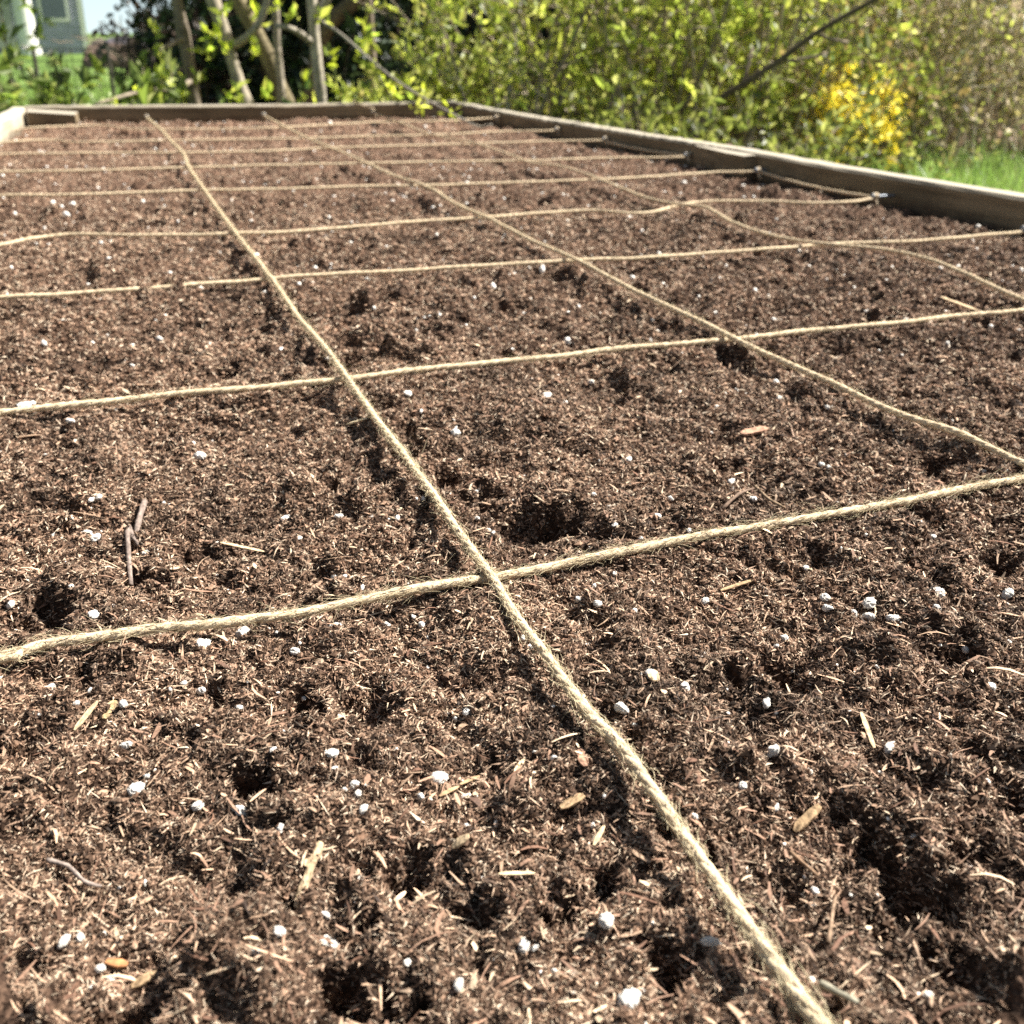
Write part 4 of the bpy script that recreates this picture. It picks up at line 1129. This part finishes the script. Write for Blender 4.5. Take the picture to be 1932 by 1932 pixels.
# ------------------------------------------------------------------ forsythia
YEL = [(.95, .82, .10), (.94, .76, .06), (.96, .90, .3), (.5, .46, .08)]
for i, (px, R, H, Wd, lab, py0) in enumerate([(1602, 3.9, .72, .32, 'yellow flowering forsythia, fuller left one of the two', 0), (1668, 4.0, .62, .26, 'yellow flowering forsythia, smaller right one of the two', 0)]):
    b = spot_on_ground(px, R)
    root = shrub('forsythia', lab, 'forsythia', 'forsythia in flower', b, H, Wd, 12, 60, 5, .026, [(.20, .24, .04), (.30, .22, .08)], [2, 1], 160 + i, wood=(.27, .21, .14), r0=.005)
    g = np.random.default_rng(170 + i); fm = MB()
    nb = [14, 10][i]
    cents = []
    for q in range(nb):
        cx = (1588 if i == 0 else 1658) + g.normal(0, 28); cy = (212 if i == 0 else 232) + g.normal(0, 30 if i == 0 else 22)
        cents.append(away(cx, cy, R - .08 + g.normal(0, .05)))
    if i == 0: cents += [away(1560, 190, R), away(1598, 165, R), away(1582, 150, R)]
    cents = np.array(cents)
    Cc = np.repeat(cents, 5, 0) + g.normal(0, 1, (len(cents) * 5, 3)) * [.03, .03, .06]
    leaves(fm, Cc, np.tile([0, 0, .4], (len(Cc), 1)), 7, .026, YEL, [4, 3, 2, .6], g, spread=1.0, wid=.45)
    tag(adopt(fm.build('flowers', M_PETAL), root), kind='stuff')

# ------------------------------------------------------------------ brown brush at the right
BR = [(.36, .28, .18), (.42, .36, .14), (.26, .24, .10), (.55, .47, .34)]
for i, (px, R, H, Wd, lab, ncl, lf) in enumerate([(1735, 4.7, 1.1, .6, 'twiggy brown bush right of the forsythia', 70, BR), (1800, 4.6, .95, .55, 'olive brown bush with pale dry stems before the lawn edge', 120, BR), (1870, 5.2, 1.3, .7, 'tall bare brown bush near the right edge', 60, BR),
                                              (1940, 5.0, 1.2, .7, 'bare brown bush cut by the right edge of the picture', 60, BR), (1720, 6.3, 1.6, 1.0, 'grey brown thicket behind the twiggy bush', 80, BR), (1860, 6.8, 1.6, 1.1, 'grey brown thicket in front of the dark conifers', 80, BR), (2040, 5.8, 1.5, .9, 'bare brown thicket outside the right edge', 60, BR)]):
    shrub('brown_bush', lab, 'bush', 'dry brown bushes on the right', spot_on_ground(px, R), H, Wd, 26, ncl, 4, .03, lf + [(.42, .46, .10)], [3, 2, 2, 2, 2.5], 200 + i, wood=(.46, .39, .29), r0=.0065, twigs=3, wig=.16)

# ------------------------------------------------------------------ dark background: fence, evergreens, copper bush, conifers
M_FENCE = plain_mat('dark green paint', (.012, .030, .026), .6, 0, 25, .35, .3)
def fence_run(name, label, a, b, H, mat, pw=.14):
    a = np.array(a); b = np.array(b); L = np.linalg.norm(b - a); d = (b - a) / L; nn = np.array([d[1], -d[0], 0])
    root = empty(name, tuple(a)); tag(root, label, 'fence')
    n = int(L / pw); g = np.random.default_rng(9); bm = MB()
    for i in range(n):
        p = a + d * (i * pw); q = a + d * (i * pw + pw - .008); h = H + g.normal(0, .008); t = nn * .02; o_ = nn * g.normal(0, .003)
        v = [p + o_, q + o_, q + t + o_, p + t + o_]; v = v + [x_ + np.array([0, 0, h]) for x_ in v]
        bm.add(v, [(3, 2, 1, 0), (4, 5, 6, 7), (0, 1, 5, 4), (1, 2, 6, 5), (2, 3, 7, 6), (3, 0, 4, 7)])
    adopt(bm.build('planks', mat), root)
    for i in range(0, int(L / 1.8) + 1):
        p = a + d * min(i * 1.8, L) + nn * .025
        m2 = MB(); m2.tube([p + nn * .05, p + nn * .05 + [0, 0, H + .1]], .05, 4); adopt(m2.build('post', mat), root)
    return root
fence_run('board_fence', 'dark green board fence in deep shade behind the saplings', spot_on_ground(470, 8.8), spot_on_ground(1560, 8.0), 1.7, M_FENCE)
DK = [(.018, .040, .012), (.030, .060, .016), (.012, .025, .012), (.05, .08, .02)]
for i, (px, R, H, Wd, lab) in enumerate([(430, 6.6, 1.6, .9, 'dark evergreen bush behind the pale leaning sapling'), (540, 6.3, 1.6, .9, 'dark evergreen bush behind the mossy slanting sapling'), (650, 6.6, 1.6, .9, 'dark evergreen bush behind the leaning dark trunk'), (770, 6.2, 1.6, .9, 'dark evergreen bush before the middle of the green fence'),
                                     (1010, 6.4, 1.6, .9, 'dark evergreen bush behind the slender silvery stem'), (1130, 6.3, 1.7, 1.0, 'dark evergreen bush behind the tall yellow green shrub'), (1270, 6.4, 1.7, 1.0, 'dark evergreen bush behind the middle of the shrub row'), (1400, 6.3, 1.7, 1.0, 'dark evergreen bush behind the olive shrub'), (1540, 6.8, 1.7, 1.0, 'dark evergreen bush at the right end of the green fence')]):
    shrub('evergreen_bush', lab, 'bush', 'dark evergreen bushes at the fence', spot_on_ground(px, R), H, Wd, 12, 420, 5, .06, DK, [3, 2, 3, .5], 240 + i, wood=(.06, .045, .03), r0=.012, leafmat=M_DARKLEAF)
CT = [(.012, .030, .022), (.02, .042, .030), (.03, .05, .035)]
for i, (px, R, lab) in enumerate([(1640, 8.6, 'dark blue green conifer behind the sparse shrub'), (1790, 8.8, 'dark blue green conifer behind the brown thicket'), (1940, 8.4, 'dark blue green conifer at the right edge'), (2090, 9.2, 'dark conifer beyond the right edge')]):
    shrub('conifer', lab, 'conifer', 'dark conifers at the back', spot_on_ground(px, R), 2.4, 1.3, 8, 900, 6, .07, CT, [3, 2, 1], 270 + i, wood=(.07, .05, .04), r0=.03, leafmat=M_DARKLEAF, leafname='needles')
CP_ = [(.16, .115, .088), (.22, .16, .125), (.10, .072, .056), (.30, .23, .175)]
shrub('copper_bush', 'dark reddish brown bush left of the trunks, edging the sky', 'bush', None, spot_on_ground(385, 7.6), 1.9, .55, 26, 900, 5, .06, CP_, [3, 2, 3, .7], 300, wood=(.07, .05, .04), r0=.012, lean=(.06, 0))
shrub('copper_bush', 'lower reddish brown bush at the lawn edge left of the trunks', 'bush', None, spot_on_ground(335, 7.0), .62, .42, 20, 420, 5, .05, CP_, [3, 2, 3, .7], 301, wood=(.10, .08, .06), r0=.008)

# ------------------------------------------------------------------ left: sparse leafy shoots, wire fence, heap, house
LS = [(0, 4.3, .50, .5, 'leafy shoots at the left edge above the pale board', 10), (90, 4.2, .42, .45, 'low leafy shoots left of the white leaf spots', 7), (160, 4.0, .40, .45, 'sparse leafy shoots over the corner block', 7), (235, 4.3, .5, .5, 'sparse leafy shoots left of the lower brown bush', 9), (290, 4.6, .45, .45, 'leafy shoots beside the thin brown sapling', 8), (-90, 4.6, .9, .7, 'leafy bush beyond the left edge', 50)]
for i, (px, R, H, Wd, lab, ncl) in enumerate(LS):
    shrub('leafy_shoots', lab, 'shrub', 'leafy shoots at the back left', spot_on_ground(px, R), H, Wd, 4, ncl, 6, .05, [(.40, .47, .07), (.22, .30, .05), (.60, .62, .22), (.10, .14, .035)], [2, 3, 1, 3], 320 + i, r0=.005, wood=(.24, .19, .14), twigs=2)
for i, (px, R, H, lab) in enumerate([(40, 3.9, .26, 'low dark weeds behind the left end of the back board'), (200, 3.7, .25, 'low dark weeds behind the corner block'), (420, 3.9, .25, 'low dark weeds at the foot of the pale leaning sapling'), (560, 3.9, .25, 'low dark weeds between the mossy and the bright sapling'), (650, 4.0, .25, 'low dark weeds right of the bright sapling')]):
    shrub('weeds', lab, 'weed', 'low weeds behind the back board', spot_on_ground(px, R), H, .4, 8, 40, 5, .04, [(.05, .09, .02), (.09, .15, .03), (.20, .28, .05)], [3, 2, 1], 340 + i, r0=.004)

root = empty('wire_fence', tuple(spot_on_ground(65, 9.0))); tag(root, 'thin wire garden fence with dark posts across the lawn', 'fence')
M_WIRE = plain_mat('dark wire', (.05, .055, .05), .5, .5, 50)
for px in (-160, 65, 205, 340):
    p = spot_on_ground(px, 9.0); m2 = MB(); m2.tube([p - [0, 0, .05], p + [0, 0, .2], p + [0, 0, .42]], .017, 6, (.10, .09, .07)); adopt(m2.build('post', M_BARK), root)
a = spot_on_ground(-160, 9.0); b = spot_on_ground(340, 9.0)
wm = MB()
for z_ in (.05, .14, .23, .32, .40): wm.tube([a + [0, 0, z_], (a + b) / 2 + [0, 0, z_ - .01], b + [0, 0, z_]], .0035, 4)
for t in np.linspace(0, 1, 22): 
    p = a + (b - a) * t; wm.tube([p + [0, 0, .03], p + [0, 0, .4]], .0025, 4)
adopt(wm.build('wire_mesh', M_WIRE), root)

g = np.random.default_rng(55)
V, F = ICO3; hb = spot_on_ground(238, 19.0)
V = bead_shape(V, 402, .12); V = V / np.abs(V).max(0) * [.78, .6, .50]; V = V[:, :] + hb; V[:, 2] += .02
V[:, 2] += .05 * perlin(V[:, 0] * 4, V[:, 1] * 4, 5)
hm = MB(); c = np.where((V[:, 2] > GZ + .33)[:, None], (.07, .065, .075), (.20, .135, .105)) * np.exp(g.normal(0, .2, (len(V), 1)))
hm.raw(V, F.ravel(), 3, c); 
root = empty('brush_heap', tuple(hb)); tag(root, 'grey brown heap of garden cuttings on the far lawn under the sky', 'heap')
adopt(hm.build('mound', M_BARK), root)
sm = MB()
for _ in range(60):
    p = hb + g.normal(0, 1, 3) * [.4, .3, 0] + [0, 0, g.uniform(.15, .45)]
    sm.tube(wander(p, g.normal(0, 1, 3) * [1, 1, .35], .5, g, 5, .15), .008, 4, (.2, .16, .12))
tag(adopt(sm.build('cuttings', M_BARK), root), kind='stuff')

# house far left
hp = spot_on_ground(60, 31.0); dd = dirv(60); ax = np.array([dd[1], -dd[0], 0.0]); fw = np.array([dd[0], dd[1], 0.0])
root = empty('house', tuple(hp)); tag(root, 'blue grey clapboard house with a white porch column at the far left', 'house')
M_SIDE = plain_mat('blue grey siding', (.36, .36, .46), .7, 0, 3, .15, .1); M_WHITE = plain_mat('white paint', (.80, .78, .74), .6, 0, 6, .06, .05)
M_ROOF = plain_mat('dark shingles', (.08, .08, .09), .9, 0, 6, .3, .4); M_GLASS = plain_mat('dark window glass', (.17, .19, .24), .3, 0, 2, .1, .0)
def hbox(x0, x1, y0, y1, z0, z1, name, mat, par=None):
    m2 = MB(); v = [hp + ax * x_ + fw * y_ + np.array([0, 0, z_]) for z_ in (z0, z1) for y_ in (y0, y1) for x_ in (x0, x1)]
    m2.add(v, [(0, 2, 3, 1), (4, 5, 7, 6), (0, 1, 5, 4), (2, 6, 7, 3), (0, 4, 6, 2), (1, 3, 7, 5)])
    return adopt(m2.build(name, mat), par or root)
m2 = MB()
for k in range(26):      # lapped boards
    z0 = k * .16; 
    v = [hp + ax * x_ + fw * y_ + np.array([0, 0, z_]) for (y_, z_) in ((-.025, z0), (0.0, z0 + .16)) for x_ in (-9, 1.28)]
    m2.add(v, [(0, 1, 3, 2)])
    v = [hp + ax * x_ + fw * y_ + np.array([0, 0, z0]) for y_ in (-.025, .0) for x_ in (-9, 1.28)]
    m2.add(v, [(0, 2, 3, 1)])
adopt(m2.build('clapboard_wall', M_SIDE), root)
hbox(-9, 1.27, .03, 6, 0, 4.16, 'wall', M_SIDE)
hbox(1.275, 1.40, -.05, .10, 0, 4.16, 'corner_board', M_WHITE)
hbox(-1.05, -.30, -.10, -.03, .12, 2.3, 'door', plain_mat('grey white door', (.42, .42, .40), .6, 0, 6, .1, .05))
m2 = MB(); c_ = hp + fw * -1.65 + ax * -.02
m2.tube([c_, c_ + [0, 0, .15], c_ + [0, 0, .16], c_ + [0, 0, 2.55], c_ + [0, 0, 2.56], c_ + [0, 0, 2.695]], [.27, .27, .22, .20, .27, .27], 20)
adopt(m2.build('porch_column', M_WHITE), root)
hbox(-6.0, 1.3, -2.1, -.04, 2.7, 2.9, 'porch_roof', M_ROOF)
wf = hbox(.35, 1.05, -.07, -.03, .75, 1.9, 'window', M_WHITE); hbox(.42, .98, -.085, -.075, .82, 1.83, 'pane', M_GLASS, wf)
m2 = MB(); v = [hp + ax * x_ + fw * y_ + np.array([0, 0, z_]) for x_ in (-9.3, 1.7) for (y_, z_) in ((-.4, 4.1), (6.4, 4.1), (3, 6.4))]
m2.add(v, [(0, 1, 2), (5, 4, 3), (0, 2, 5, 3), (1, 4, 5, 2), (0, 3, 4, 1)]); adopt(m2.build('roof', M_ROOF), root)

# ------------------------------------------------------------------ grass
def grass(n, box_fn, L, seed, name, label):
    g = np.random.default_rng(seed); P = box_fn(n, g); n = len(P)
    lean = g.normal(0, .35, (n, 2)); Ln = L * np.exp(g.normal(0, .35, n)); a = g.uniform(0, np.pi, n)
    s = np.stack([np.cos(a), np.sin(a), a * 0], 1) * (.0028 * np.exp(g.normal(0, .2, n)))[:, None]
    m_ = P + np.stack([lean[:, 0] * .35, lean[:, 1] * .35, np.ones(n) * .6], 1) * Ln[:, None]
    t_ = P + np.stack([lean[:, 0], lean[:, 1], np.ones(n)], 1) * Ln[:, None]
    V = np.stack([P - s, P + s, m_ + s * .8, m_ - s * .8, t_], 1)
    c = np.array([(.24, .38, .08), (.34, .46, .12), (.16, .25, .05), (.42, .42, .2)])[g.choice(4, n, p=[.4, .3, .25, .05])] * np.exp(g.normal(0, .2, n))[:, None]
    F = np.stack([np.array([0, 1, 2, 3])[None] + 5 * np.arange(n)[:, None]], 1).reshape(-1)
    F2 = (np.array([3, 2, 4])[None] + 5 * np.arange(n)[:, None]).reshape(-1)
    o = new_mesh_obj(name, V.reshape(-1, 3), np.concatenate([F, F2]), np.concatenate([np.full(n, 4), np.full(n, 3)]), M_GRASS, col=np.repeat(c, 5, 0))
    return tag(o, label, 'grass', kind='stuff')
def right_patch(n, g):
    px = g.uniform(1560, 2150, n); R = 2.2 + 2.7 * g.random(n) ** .8; d = np.array([dirv(p) for p in px])
    P = np.stack([CP[0] + d[:, 0] * R, CP[1] + d[:, 1] * R, np.full(n, GZ)], 1)
    return P[P[:, 0] > right_x(P[:, 1]) + .06]
def left_patch(n, g):
    px = g.uniform(-200, 420, n); R = 3.4 * (14 / 3.4) ** g.random(n); d = np.array([dirv(p) for p in px])
    return np.stack([CP[0] + d[:, 0] * R, CP[1] + d[:, 1] * R, np.full(n, GZ)], 1)
grass(26000, right_patch, .075, 1, 'grass', 'bright green grass beside the right board')
grass(24000, left_patch, .07, 2, 'grass', 'sunlit green grass of the lawn at the left')
# dead leaves on the ground at the right
g = np.random.default_rng(66); px = g.uniform(1500, 2100, 2600); R = g.uniform(4.3, 6.5, 2600); d = np.array([dirv(p) for p in px])
P = np.stack([CP[0] + d[:, 0] * R, CP[1] + d[:, 1] * R, np.full(2600, GZ + .012) + g.uniform(0, .03, 2600)], 1)
lm = MB(); leaves(lm, P, np.tile([0, 0, .1], (2600, 1)), 1, .06, [(.30, .21, .15), (.20, .14, .10), (.42, .33, .25)], [3, 2, 1], g, spread=1.0, wid=.6)
tag(lm.build('dead_leaves', M_PETAL), 'brown dead leaves on the ground under the bushes', 'dead leaves', kind='stuff')
